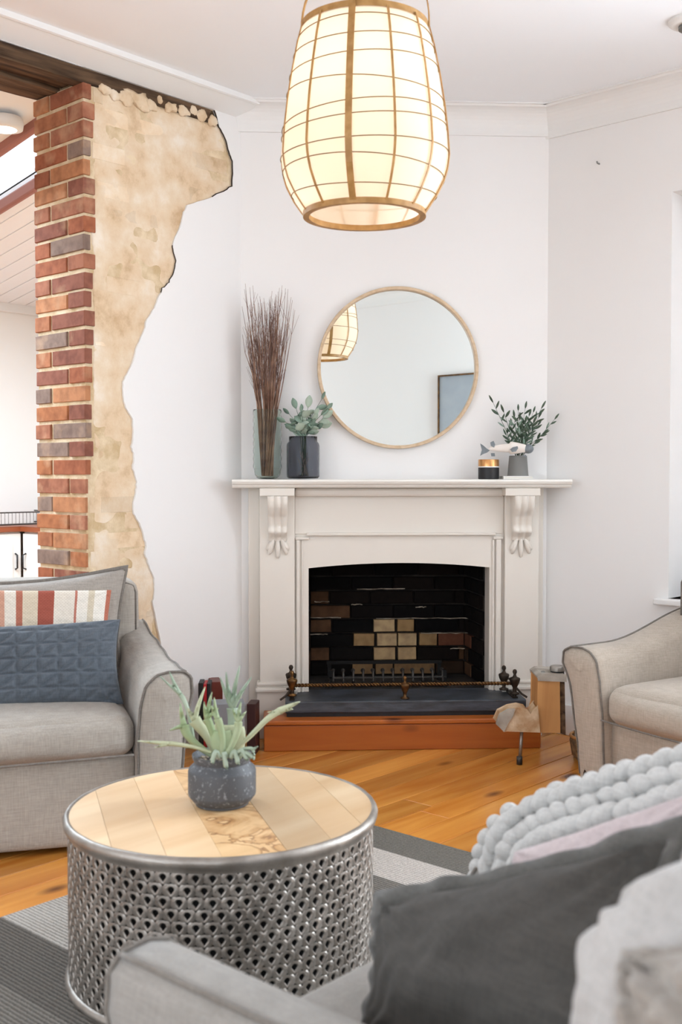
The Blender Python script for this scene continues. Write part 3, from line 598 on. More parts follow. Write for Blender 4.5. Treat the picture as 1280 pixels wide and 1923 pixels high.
# reveal linings: white returns at both sides of the opening
FB('opening_reveal',OL-.028,OL-.001,-.0,.06,.20,zs_,bevel=0); FB('opening_reveal',OR-.004,OR+.028,-.045,.07,.20,zs_,bevel=0)
# vertical beads beside the opening
for (px0,px1,o) in ((556,563,.066),(566,569,.060),(924,928,.062),(931,941,.070)):
    a=chl(px0,1100,o)[0]; b=chl(px1,1100,o)[0]; FB('bead_moulding',a,b,-o,-.05,.20,LEDGE-.026,bevel=.004)
# carved brackets
def bracket(px0,px1):
    a=chl(px0,960,.15)[0]; b=chl(px1,960,.15)[0]; w=b-a; ca=chl(px0-14,922,.18)[0]; cb_=chl(px1+12,922,.18)[0]
    g=G(); g.box(ca,cb_,-.178,-.085,SB-.038,SB-.001,CM); br=out(g,'bracket',M_mantel,fp,bevel=.003)
    z1=SB-.038; z0=z1-.215
    def prj(t):   # projection from the pilaster, t 0 top .. 1 bottom : S curve
        return .080*(1-t)**1.1+.008+ .016*_s(t*PI*2.2)*(t<.45)+.022*math.exp(-((t-.80)/.085)**2)
    def fn(u,v):
        fl=abs(_s(u*PI*3.0)); d=prj(v)+.010*fl*(1 if v<.9 else .7)*(1-.2*v); edge=1 if (u>.001 and u<.999) else 0
        return CM@Vector((a+w*(u)+(.5-u)*w*.10*v,-.085-d*edge,z1+(z0-z1)*v))
    g=G(); g.grid(fn,36,36); out(g,'scroll',M_mantel,br,smooth=True)
    # acanthus leaf hanging below
    for sx,ln,an in ((-1,.052,-.55),(1,.052,.55),(-1,.068,-.28),(1,.068,.28),(0,.085,0)):
        lg=G(); cx=(a+b)/2+sx*w*.22
        lg.ball((cx+_s(an)*ln*.45,-.090,z0-ln*.38),(.013,.016,ln*.62),10,rot=Matrix.Rotation(-an,3,'Y')); lg.v=[CM@v for v in lg.v]; out(lg,'leaf',M_mantel,br,smooth=True)
bracket(501,541); bracket(963,1003)

# firebox: three brick walls built brick by brick
fb=thing('firebox','soot blackened brick firebox with cream scorched bricks low in the middle','fireplace',CM@Vector((0,.2,.20)),PI/4)
FZ=.20; DEP=.40; xl,xr=OL-.0,OR+.0
TL,TR=xl+.02,xr-.045    # splayed sides
g=G(); g.box(TL-.08,TR+.08,DEP+.05,DEP+.10,FZ-.02,1.3,CM); out(g,'firebox_back',M_sootm,fb)
for sx,(xa,xb) in ((-1,(xl-.012,TL-.012)),(1,(xr+.012,TR+.012))):
    g=G(); g.prism([(xa,.05),(xb,DEP+.06),(xb+sx*.08,DEP+.06),(xa+sx*.08,.05)],FZ,1.3,CM,'z'); out(g,'firebox_side',M_sootm,fb)
g=G(); g.box(xl-.02,xr+.02,.0,DEP+.06,.0,FZ,CM); out(g,'firebox_floor',M_sootm,fb)
g=G(); g.box(xl-.05,xr+.05,.10,DEP+.10,1.28,1.32,CM); out(g,'flue_cap',M_sootm,fb)
# which back bricks are pale / brown: (course from floor, centre range)
zc0=FZ+.006; bh=.0745
brk=[]
for i in range(13):
    z=zc0+i*bh+bh/2; x=TL-(.12 if i%2 else 0)
    while x<TR:
        L0=.225+R.uniform(-.015,.01); x2=x+L0; a=max(x,TL+.001); b=min(x2,TR-.001)
        if b-a>.03:
            cx=(a+b)/2; u=(cx-TL)/(TR-TL)
            # paler towards the lower middle
            q=((u-.55)/.27)**2+((z-.34)/.165)**2
            mt=M_cream if q<1 else (M_brown if (z<.44 and R.random()<.75) or (.44<=z<.62 and u<.22) else M_soot)
            if q<1 and b-a>.15 and R.random()<.7:
                m_=(a+b)/2+R.uniform(-.03,.03); parts=[(a,m_-.004),(m_+.004,b)]
            else: parts=[(a,b)]
            for (p0,p1) in parts:
                c=CM@Vector(((p0+p1)/2,DEP+.045-R.uniform(0,.006),z)); block('brick',mt,c,(p1-p0-.008,.05,bh-.011),PI/4,fb,R.uniform(-.012,.012)*(2 if q<1 else 1))
        x=x2
    for sx,(xa,xb) in ((-1,(xl,TL)),(1,(xr,TR))):
        d=Vector((xb-xa,DEP,0)); ln=d.length; an=math.atan2(DEP,xb-xa); t=.06+(.06 if i%2 else 0)
        while t<ln-.02:
            t2=min(t+.215,ln); 
            if t2-t>.03:
                mid=Vector((xa,.0,0))+d.normalized()*((t+t2)/2); mid+=Vector((sx*.012,0,0)); mt=M_brown if (z<.42 and R.random()<.5) else M_soot
                c=CM@Vector((mid.x,mid.y+.02,z)); block('brick',mt,c,(t2-t-.010,.03,bh-.011),PI/4+an,fb)
            t=t2
# pale mortar lines still showing between some back bricks
g=G()
for (px0,px1,py) in [(580,640,1160),(670,760,1106),(590,618,1130),(659,680,1135),(706,890,1161),(790,878,1189),(580,615,1191),(845,890,1218),(780,800,1140),(840,884,1275)]:
    a=hit(px0,py,(-hh,hh,0),-hh*MX+hh*MY+DEP+.010); b=hit(px1,py,(-hh,hh,0),-hh*MX+hh*MY+DEP+.010)
    m_=[a+(b-a)*(i/8)+Vector((0,0,R.uniform(-.002,.002))) for i in range(9)]; g.tube(m_,[.001+R.uniform(.001,.003) for _ in m_],5)
out(g,'ash_mortar_lines',M_palem,fb)
# raised hearth
HL,HR=-.632,.640; HF=-.345
hb=thing('raised_hearth','raised pine boxed hearth with dark slate slab in front of the fireplace','hearth',CM@Vector((0,-.2,0)),PI/4)
g=G(); g.box(HL,HR,HF,-.12,0,.118,CM); out(g,'hearth_box',M_hearthwood,hb,bevel=.004)
g=G(); g.box(HL-.004,HR+.004,HF-.008,-.12,.120,.142,CM); out(g,'hearth_edging',M_hearthwood,hb,bevel=.006)
s0_,s1_=chl(538,1345,.28)[0],chl(985,1345,.28)[0]
g=G(); g.box(s0_,s1_,-.275,-.02,.142,.160,CM); out(g,'slab_bed',M_black,hb)
g=G(); g.box(s0_-.006,s1_+.006,-.285,-.0,.160,.215,CM); out(g,'slate_slab',M_slate,hb,bevel=.006)
# fender with twisted rail
fd=thing('twisted_rail_fender','low fender with twisted brass rail and urn finials on the slate hearth','fender',CM@Vector((0,-.25,.216)),PI/4)
fa=chl(553,1308,.245)[0]; fe=chl(962,1303,.245)[0]; fz=.283
g=G(); n=260
for ph in (0,PI):
    pts=[]
    for i in range(n+1):
        t=i/n; x=fa+(fe-fa)*t; a=t*PI*2*34+ph; pts.append(CM@Vector((x,-.245+.0045*_c(a),fz+.0045*_s(a))))
    g.tube(pts,.0052,6)
out(g,'twisted_rail',M_brass,fd,smooth=True)
urn=[(0,0),(.022,.0),(.022,.006),(.008,.012),(.010,.03),(.022,.055),(.026,.070),(.024,.076),(.010,.082),(.006,.092),(.011,.104),(.008,.114),(0,.118)]
def finial(x,y,z,m,sc=1): g=G(); g.lathe([(r*sc,zz*sc) for r,zz in urn],CM@Vector((x,y,z)),16); return out(g,'finial',m,fd,smooth=True)
cx_=chl(760,1303,.245)[0]; finial(cx_,-.245,.215,M_brass,.92)
fx=chl(548,1300,.245)[0]; finial(fx,-.245,.235,M_brass); finial(fx-.004,-.15,.245,M_dark)
fx2=chl(966,1300,.245)[0]; finial(fx2,-.245,.232,M_dark); finial(fx2-.030,-.14,.232,M_dark)
for xx,s in ((fx,-1),(fx2,1)):
    g=G(); g.box(xx-.012,xx+.012,-.262,-.10,.216,.222,CM); g.tube([CM@Vector((xx,-.245,.28)),CM@Vector((xx,-.10,.28))],.005,6); g.tube([CM@Vector((xx+s*.0,-.245,.27)),CM@Vector((xx+s*.03,-.255,.235)),CM@Vector((xx+s*.055,-.262,.219))],.005,6); g.tube([CM@Vector((xx,-.245,.22)),CM@Vector((xx,-.245,.27))],.010,8); out(g,'fender_foot',M_dark,fd)
# fire grate
gr=thing('fire_grate','black cast iron fire grate standing inside the brick firebox','grate',CM@Vector((0,.15,.20)),PI/4)
g0=hit(618,1300,(-hh,hh,0),-hh*MX+hh*MY+.10); g1=hit(838,1300,(-hh,hh,0),-hh*MX+hh*MY+.10)
ga=(CM.inverted()@g0).x; gb_=(CM.inverted()@g1).x
for z_ in (.250,.218):
    g=G(); g.box(ga,gb_,.095,.107,z_,z_+.007,CM); out(g,'front_rail',M_ironl if z_>.24 else M_iron,gr)
for i in range(12):
    x=ga+.02+(gb_-ga-.04)*i/11; g=G(); g.tube([CM@Vector((x,.10,.218)),CM@Vector((x,.100,.250)),CM@Vector((x,.105,.280)),CM@Vector((x,.13,.286))],.0065,6); g.ball(CM@Vector((x,.13,.283)),.011,8); g.ball(CM@Vector((x,.092,.238)),(.007,.007,.012),8); out(g,'grate_bar',M_ironl,gr,smooth=True)
g=G(); g.box(ga-.005,gb_+.005,.30,.312,.285,.302,CM)
out(g,'rear_rail',M_iron,gr)
for x in (ga,gb_-.018):
    for y_ in (.095,.29): g=G(); g.box(x,x+.018,y_,y_+.016,.201,.288,CM); out(g,'leg',M_iron,gr)

# ------------------------------------------------------------------ MIRROR
mc=chl(747,691,.02); mr_=.389
mi=thing('round_mirror','large round mirror in a pale timber frame above the mantel','mirror',CM@Vector((mc[0],-.02,mc[1]-mr_)),PI/4)
RM=CM@Matrix.Translation((mc[0],-.004,mc[1]))@Matrix.Rotation(PI/2,4,'X')
g=G(); g.lathe([(0,.012),(mr_-.014,.012)],(0,0,0),96,RM,cap=False); out(g,'mirror_glass',M_mirror,mi)
g=G(); pr=[(mr_-.016,0),(mr_-.016,.030),(mr_-.013,.034),(mr_-.002,.034),(mr_,.031),(mr_,0)]; g.lathe(pr+[pr[0]],(0,0,0),128,RM,cap=False); out(g,'mirror_frame',M_frame,mi,smooth=True,angle=35)
g=G(); g.lathe([(0,.003),(mr_-.016,.003)],(0,0,0),64,RM,cap=False); out(g,'backing_board',M_black,mi)

# picture on the wall behind, seen in the mirror
def refl(px,py):
    P=hit(px,py,(-hh,hh,0),-hh*MX+hh*MY-.016); d=ray(px,py); n=Vector((hh,-hh,0)); d=d-2*d.dot(n)*n
    t=(XR-.03-P.x)/d.x; return P+d*t
pa=refl(822,705); pb=refl(890,815); zt=pa.z; ya=pa.y
pic=thing('framed_picture','thin gold framed blue grey picture on the opposite wall, seen in the round mirror','picture',(XR-.02,ya,zt-1.1))
sgn=1 if pb.y>ya else -1
W_,H_=.78,1.05; y0_,y1_=(ya,ya+W_) if sgn>0 else (ya-W_,ya)
for nm,(a,b,c_,d_) in {'r':(y0_,y1_,zt-.014,zt),'s':(y0_,y1_,zt-H_,zt-H_+.014),'t':(y0_,y0_+.014,zt-H_+.014,zt-.014),'u':(y1_-.014,y1_,zt-H_+.014,zt-.014)}.items():
    g=G(); g.box(XR-.035,XR-.002,a,b,c_,d_); out(g,'frame_rail',M_brass,pic)
g=G(); g.box(XR-.022,XR-.004,y0_+.014,y1_-.014,zt-H_+.014,zt-.014); out(g,'canvas',mat('hazy_canvas',sr('a9b0b6'),.8,col2=sr('9aa3ab'),nscale=3),pic)
def blob(u,v):
    a=v*2*PI; r=(.30+.07*_s(3*a)+.04*_s(7*a+1))*u; cy=y1_-.34 if sgn>0 else y0_+.34; return Vector((XR-.0235,cy+r*_c(a)*.9,zt-.72+r*_s(a)*1.2))
g=G(); g.grid(blob,10,40); out(g,'painted_blossom',mat('pink_white_paint',sr('d8c8c6'),.8,col2=sr('b8a8aa'),nscale=9),pic)

# ------------------------------------------------------------------ PENDANT
LP=hd(684,400,3.27); lc=Vector((LP.x,LP.y,0)); K=3.27/F_PX
pz=lambda py: CAM_H+(895-py)*K
pend=thing('pendant_lamp','large white linen and bamboo basket pendant lamp glowing warmly','lamp',(lc.x,lc.y,pz(404)))
prof=[(118,62),(128,100),(138,150),(147,205),(153,255),(156,300),(153,325),(146,348),(132,375),(118,395),(111,404)]
def prad(py):
    for (a,b) in zip(prof[:-1],prof[1:]):
        if a[1]<=py<=b[1]:
            t=(py-a[1])/(b[1]-a[1]); t2=t; return (a[0]+(b[0]-a[0])*t2)*K
    return prof[-1][0]*K if py>404 else prof[0][0]*K
pp=[62+ (404-62)*i/36 for i in range(37)]
g=G(); g.lathe([(prad(y),pz(y)) for y in pp],lc,72,cap=False); out(g,'linen_shade',M_shade,pend,smooth=True)
def ringpart(py,w,t,m,name,off=.002):
    r=prad(py)+off; g=G(); g.lathe([(r-t,pz(py)-w),(r,pz(py)-w),(r,pz(py)+w),(r-t,pz(py)+w),(r-t,pz(py)-w)],lc,72,cap=False); out(g,name,m,pend,smooth=True,angle=30)
ringpart(62,.011,.005,M_bamboo,'top_hoop'); ringpart(404,.008,.018,M_bamboo,'bottom_hoop',.007)
def strip(ang,wd,m,name,th=.004,top=True):
    g=G(); ys=pp; vs=[]
    for y in ys:
        r=prad(y)+.003
        for da,dr in ((-wd,0),(wd,0),(wd,th),(-wd,th)):
            a=ang+da/r; vs.append(Vector((lc.x+(r+dr)*_c(a),lc.y+(r+dr)*_s(a),pz(y))))
    n=len(ys); g.add(vs,[(j*4+k,j*4+(k+1)%4,(j+1)*4+(k+1)%4,(j+1)*4+k) for j in range(n-1) for k in range(4)]+[(0,1,2,3),tuple((n-1)*4+k for k in (3,2,1,0))]); out(g,name,m,pend,smooth=False)
front=YAW-PI/2   # towards the camera
wide=front-.20; ang2=wide+PI
strip(wide,.0095,M_bamboo,'bamboo_strip'); strip(ang2,.0095,M_bamboo,'bamboo_strip'); strip(wide+PI/2,.007,M_bamboo,'bamboo_strip'); strip(wide-PI/2,.007,M_bamboo,'bamboo_strip')
for kk in range(12):
    a=wide+kk*2*PI/12
    if kk%3: strip(a,.0032,M_bamboo,'bamboo_rib',.003)
for i,py in enumerate([88,110,147,194,240,256,298,336,370]):
    g=G(); tilt=R.uniform(-.012,.012); ph=R.uniform(0,6); pts=[]
    for k in range(72):
        a=2*PI*k/72; y2=py+8*_s(a+ph)*(1 if i not in (4,5) else 1.5); r=prad(max(62,min(404,y2)))+.0025; pts.append((lc.x+r*_c(a),lc.y+r*_s(a),pz(y2)))
    g.tube(pts,.0015,5,closed=True); out(g,'rattan_thread',M_wire,pend)
# hanging hoops over the top
topz=pz(-75)
for a in (wide,wide+PI/2):
    g=G(); vs=[]; n=28; r0=prad(62)+.003; wd=.0095 if a==wide else .005; sd=Vector((-_s(a),_c(a),0))
    for j in range(n+1):
        t=PI*j/n; c_=lc+Vector((_c(a)*r0*_c(t),_s(a)*r0*_c(t),pz(62)+(topz-pz(62))*_s(t)**.8)); nrm=Vector((_c(a)*_c(t),_s(a)*_c(t),_s(t)))*.004
        for s_,d in ((-1,0),(1,0),(1,1),(-1,1)): vs.append(c_+sd*wd*s_+nrm*d)
    g.add(vs,[(j*4+k,j*4+(k+1)%4,(j+1)*4+(k+1)%4,(j+1)*4+k) for j in range(n) for k in range(4)]); out(g,'hanging_hoop',M_bamboo,pend)
g=G(); g.tube([(lc.x,lc.y,topz-.01),(lc.x,lc.y,ZC-.02)],.004,8); out(g,'cord',M_trim,pend)
g=G(); g.lathe([(0,-.03),(.05,-.028),(.055,-.015),(.055,0)],(lc.x,lc.y,ZC),24); out(g,'ceiling_rose',M_trim,pend,smooth=True)
g=G(); g.lathe([(.012,0),(.020,0),(.022,.12),(.008,.20),(.006,topz-pz(150)-.02)],(lc.x,lc.y,pz(150)),16); out(g,'lamp_holder',M_bamboo,pend,smooth=True)
g=G(); g.ball((lc.x,lc.y,pz(165)),(.032,.032,.04),16); out(g,'bulb',M_bulb,pend,smooth=True)
pl=bpy.data.lights.new('pendant_bulb_light','POINT'); pl.energy=2.3; pl.color=(1,.87,.74); pl.shadow_soft_size=.05; po=bpy.data.objects.new('pendant_bulb_light',pl); C.objects.link(po); po.location=(lc.x,lc.y,pz(170))

# ------------------------------------------------------------------ RUG
g=G(); RX0,RX1=-2.746,.35
g.box(RX0,RX1,RUG_Y0,RUG_Y1,0.001,.010); tag(out(g,'striped_rug',M_rug,base=(RX0,RUG_Y0,0.001),bevel=.003),'grey and cream striped flatweave rug under the drum coffee table','rug')

# ------------------------------------------------------------------ COFFEE TABLE
TC=Vector((-2.045,1.825,.0105)); TR_=.384; TH=.412
ct=thing('drum_coffee_table','round drum coffee table with wooden top and pierced silver metal sides','table',TC)
def cyl(a,z,r): return Vector((TC.x+r*_c(a),TC.y+r*_s(a),TC.z+z))
rimz=TH-.026
g=G(); n=64; vs=[]; rows_=13; z_lo,z_hi=.022,rimz-.008; q=(z_hi-z_lo)/rows_; p_=2*PI/n
def cell(g,a0,z0):
    hw,hq=p_/2,q/2; m=16; ang=[2*PI*k/m+PI/2 for k in range(m)]
    def outer(t):  # ray to rectangle in (x metres, z) space
        dx,dz=_c(t),_s(t); W=hw*TR_; s=min(W/abs(dx) if abs(dx)>1e-6 else 9,hq/abs(dz) if abs(dz)>1e-6 else 9); return dx*s,dz*s
    def tear(t,sc):
        x=_c(t); z=_s(t); r=.0078*sc; 
        if z<0: x*=(1+z*.75); z*=1.25
        return x*r,z*r
    lv=[(0.95,-.003),(1.15,.0002),(1.5,.0007),(1.7,-.0002)]; ring=[]
    for sc,h_ in lv: ring.append([(tear(t,sc),h_) for t in ang])
    ring.append([(outer(t),0.0006) for t in ang])
    k0=len(g.v)
    for rr in ring:
        for (x,z),h_ in rr: g.v.append(cyl(a0+x/TR_,z0+z,TR_-.006+h_))
    for i in range(len(ring)-1):
        for k in range(m): g.f.append((k0+i*m+k,k0+i*m+(k+1)%m,k0+(i+1)*m+(k+1)%m,k0+(i+1)*m+k))
for i in range(rows_):
    for j in range(n): cell(g,j*p_+(p_/2 if i%2 else 0),z_lo+q*(i+.5))
out(g,'pierced_metal_wall',M_steel,ct,smooth=True,solid=.0012)
# raised scallop arcs, overlapping like scales
g=G()
for i in range(rows_):
    for j in range(n):
        a0=j*p_+(p_/2 if i%2 else 0); z0=z_lo+q*(i+.5); W=p_*TR_
        [g.tube([cyl(a0+_c(t)*W*h1/TR_,z0-.003+_s(t)*q*h2,TR_-.0056) for t in [PI*k/6 for k in range(7)]],.0009,4) for h1,h2 in ((.49,.64),(.38,.50))]
tag(out(g,'scalloped_relief',M_steel,ct,smooth=True),kind='stuff')
g=G(); g.lathe([(TR_-.03,.0),(TR_-.03,rimz)],TC,72,cap=False); out(g,'inner_shade_lining',M_drumin,ct)  # dark colour stands in for the shade behind the holes
g=G(); g.lathe([(TR_-.012,.0),(TR_-.001,.0),(TR_+.004,.006),(TR_+.004,.014),(TR_-.004,.022),(TR_-.012,.022),(TR_-.012,0)],TC,96,cap=False); out(g,'base_ring',M_steel,ct,smooth=True,angle=50)
def ham(a,z): return 1+.0022*_s(a*23)*_s(a*7+1)
g=G(); g.lathe([(TR_-.014,rimz-.010),(TR_-.004,rimz-.010),(TR_-.001,rimz),(TR_+.006,rimz+.006),(TR_+.007,rimz+.016),(TR_+.001,TH),(TR_-.005,TH+.001),(TR_-.008,TH-.002),(TR_-.014,TH-.004),(TR_-.014,rimz-.01)],TC,192,cap=False,wob=ham); out(g,'top_ring',M_steel,ct,smooth=True,angle=60)
# top planks clipped to the circle
ang=YAW+math.radians(17); ux=Vector((_c(ang+0),_s(ang+0),0)); # across
dirp=Vector((-_s(ang),_c(ang),0)); rr=TR_-.0085
edges=[-rr]+[-.215,-.105,.005,.115,.225]+[rr]
edges=[-rr,-.295,-.185,-.070,.075,.190,.290,rr]
for i,(a,b) in enumerate(zip(edges[:-1],edges[1:])):
    a2,b2=a+.0004,b-.0004; poly=[]; n=14
    ta=math.acos(max(-1,min(1,a2/rr))); tb=math.acos(max(-1,min(1,b2/rr)))
    for k in range(n+1): t=ta+(tb-ta)*k/n; poly.append((rr*_c(t),rr*_s(t)))
    for k in range(n+1): t=tb+(ta-tb)*k/n; poly.append((rr*_c(t),-rr*_s(t)))
    g=G(); MM=Matrix.Translation(TC)@Matrix.Rotation(ang,4,'Z'); dz=R.uniform(-.0004,.0004); g.prism(poly,TH-.024,TH-.0015+dz,MM,'z'); out(g,'plank',M_spalt if i==3 else M_top,ct)

# ------------------------------------------------------------------ CUSHIONS and UPHOLSTERY helpers
def pillow(name,c,th,m,parent=None,flange=0,n=40,wr=.004,seed=0,pinch=.06,quilt=None,uv=False,puff=.42,sag=0,fl_mat=None,flat=.0):
    """c = bottom-left, bottom-right, top-right, top-left as seen from the front; thickness th"""
    a,b,c_,d=[Vector(x) for x in c]; ex=((b-a)+(c_-d)).normalized(); ez=((d-a)+(c_-b)); ez=(ez-ex*ez.dot(ex)).normalized(); nr=ex.cross(ez).normalized()  # towards the back
    W=((b-a).length+(c_-d).length)/2; H=((d-a).length+(c_-b).length)/2
    g=G(); uvs=[]
    def P(u,v,s):
        pu=u+ (u-.5)*-pinch*2*_s(PI*v)*1.0*(1 if True else 0); pv=v+(v-.5)*-pinch*2*_s(PI*u)
        base=a*(1-pu)*(1-pv)+b*pu*(1-pv)+c_*pu*pv+d*(1-pu)*pv
        k=(max(0,_s(PI*u))*max(0,_s(PI*v)))**puff
        if flat: k=min(1,k*(1+flat))
        h=th/2*k
        w_=wr*noise.noise(Vector((u*4+seed,v*4,s*3)))*2*k+wr*.6*noise.noise(Vector((u*11+seed,v*9,s*5+2)))*k
        # radiating corner creases
        for cu,cv in ((0,0),(1,0),(1,1),(0,1)):
            dx,dy=(u-cu)*W,(v-cv)*H; r=math.hypot(dx,dy); w_+=wr*.9*_s(math.atan2(dy,dx)*14+seed+cu*2)*math.exp(-(r/.11)**2)*min(1,r/.03)
        if quilt: w_+=quilt(u,v)*k
        ed=wr*1.4*noise.noise(Vector((u*6+seed,v*6,9)))*(1-k)
        return base+nr*(-s*(h+w_)+ed)+Vector((0,0,-sag*(1-v)*0))
    for s in (1,-1):
        k0=len(g.v)
        for j in range(n+1):
            for i in range(n+1): g.v.append(P(i/n,j/n,s)); uvs.append((i/n,j/n))
        for j in range(n):
            for i in range(n):
                q=(k0+j*(n+1)+i,k0+j*(n+1)+i+1,k0+(j+1)*(n+1)+i+1,k0+(j+1)*(n+1)+i); g.f.append(q if s==1 else q[::-1])
    if uv: g.uv=uvs
    o=out(g,name,m,parent,smooth=True)
    rim=[(i/n,0) for i in range(n)]+[(1,i/n) for i in range(n)]+[(1-i/n,1) for i in range(n)]+[(0,1-i/n) for i in range(n)]
    if flange:
        fg=G(); cen=(a+b+c_+d)/4; L_=len(rim); inner=[P(u,v,1) for u,v in rim]; inner=[(P(u,v,1)+P(u,v,-1))/2 for u,v in rim]
        for k,(u,v) in enumerate(rim):
            du=-1 if u==0 else (1 if u==1 else 0); dv=-1 if v==0 else (1 if v==1 else 0)
            o_=(ex*du+ez*dv)*flange; p0=inner[k]-(ex*du+ez*dv)*.004
            wv_=nr*(.006*noise.noise(Vector((u*7+seed,v*7,3)))+.004*_s(k*.55))
            for t,off in ((0,0),(.5,.6),(1,1)):
                fg.v.append(p0+o_*t+wv_*off)
        for k in range(L_):
            for q in range(2): fg.f.append((k*3+q,((k+1)%L_)*3+q,((k+1)%L_)*3+q+1,k*3+q+1))
        out(fg,'flange',fl_mat or m,o,smooth=True,solid=.006)
    return o
def softbox(x0,x1,y0,y1,z0,z1,M=None,r=.05,n=14,puff=.02,seed=0,wr=.003,crown=1):
    """rounded cushion block"""
    g=G(); cx,cy,cz=(x0+x1)/2,(y0+y1)/2,(z0+z1)/2; hx_,hy_,hz_=(x1-x0)/2,(y1-y0)/2,(z1-z0)/2
    def mp(p):
        q=Vector((p[0]*hx_,p[1]*hy_,p[2]*hz_)); core=Vector((max(-hx_+r,min(hx_-r,q.x)),max(-hy_+r,min(hy_-r,q.y)),max(-hz_+r,min(hz_-r,q.z)))) if min(hx_,hy_,hz_)>r else Vector((max(-hx_+r,min(hx_-r,q.x)),max(-hy_+r,min(hy_-r,q.y)),0))
        d=q-core; 
        if d.length>1e-6: q=core+d.normalized()*min(r,max(hz_,0.001) if hz_<r else r)
        k=(1-p[0]**2)*(1-p[1]**2)
        if p[2]>0: q.z+=puff*max(0,k)*p[2]*crown
        else: q.z+=puff*.2*max(0,k)*p[2]
        q.x+=puff*.5*p[0]*(1-p[1]**2)*(1-p[2]**2); q.y+=puff*.8*p[1]*(1-p[0]**2)*(1-p[2]**2)
        nn=wr*noise.noise(Vector((q.x*6+seed,q.y*6,q.z*6)))*2; q+=Vector((nn,nn,nn*.7))
        return q+Vector((cx,cy,cz))
    for ax in range(3):
        for s in (-1,1):
            k0=len(g.v)
            for j in range(n+1):
                for i in range(n+1):
                    a,b=_s((i/n*2-1)*PI/2),_s((j/n*2-1)*PI/2); p=[0,0,0]; p[ax]=s; p[(ax+1)%3]=a; p[(ax+2)%3]=b; v=mp(p); g.v.append(M@v if M else v)
            for j in range(n):
                for i in range(n):
                    q=(k0+j*(n+1)+i,k0+j*(n+1)+i+1,k0+(j+1)*(n+1)+i+1,k0+(j+1)*(n+1)+i); g.f.append(q if s==1 else q[::-1])
    return g
def arm_fn(w,d,hf,hb,side,flare,lean,seedv):
    """ring section function for a slipcovered arm: side -1 = outer at smaller x. returns f(k,t) where t 0 front..1 back; 0..1 around"""
    def top(t): 
        s=max(0,min(1,(t-.25)/.75)); return hf+(hb-hf)*(s*s*(3-2*s))*.9+ (hb-hf)*.1*t
    def f(k,t):
        h=top(t); z=0;x=0
        fl=flare*(1-.35*t)
        # profile points around (outer bottom -> outer top -> rounded top -> inner -> bottom)
        P=[(0,0.015),(-.01,h*.35),(-fl*.5,h*.72),(-fl*.95,h*.88),(-fl*.85,h*.965),(-fl*.35,h),(.25*w,h*1.003),(.55*w,h*.985),(.80*w,h*.93),(.92*w,h*.80),(.99*w,h*.55),(w,h*.3),(w,.015)]
        m=len(P)-1; q=k*m; i=min(int(q),m-1); u=q-i; a,b=P[i],P[i+1]; x=a[0]+(b[0]-a[0])*u; z=a[1]+(b[1]-a[1])*u
        return x,z
    return f,top
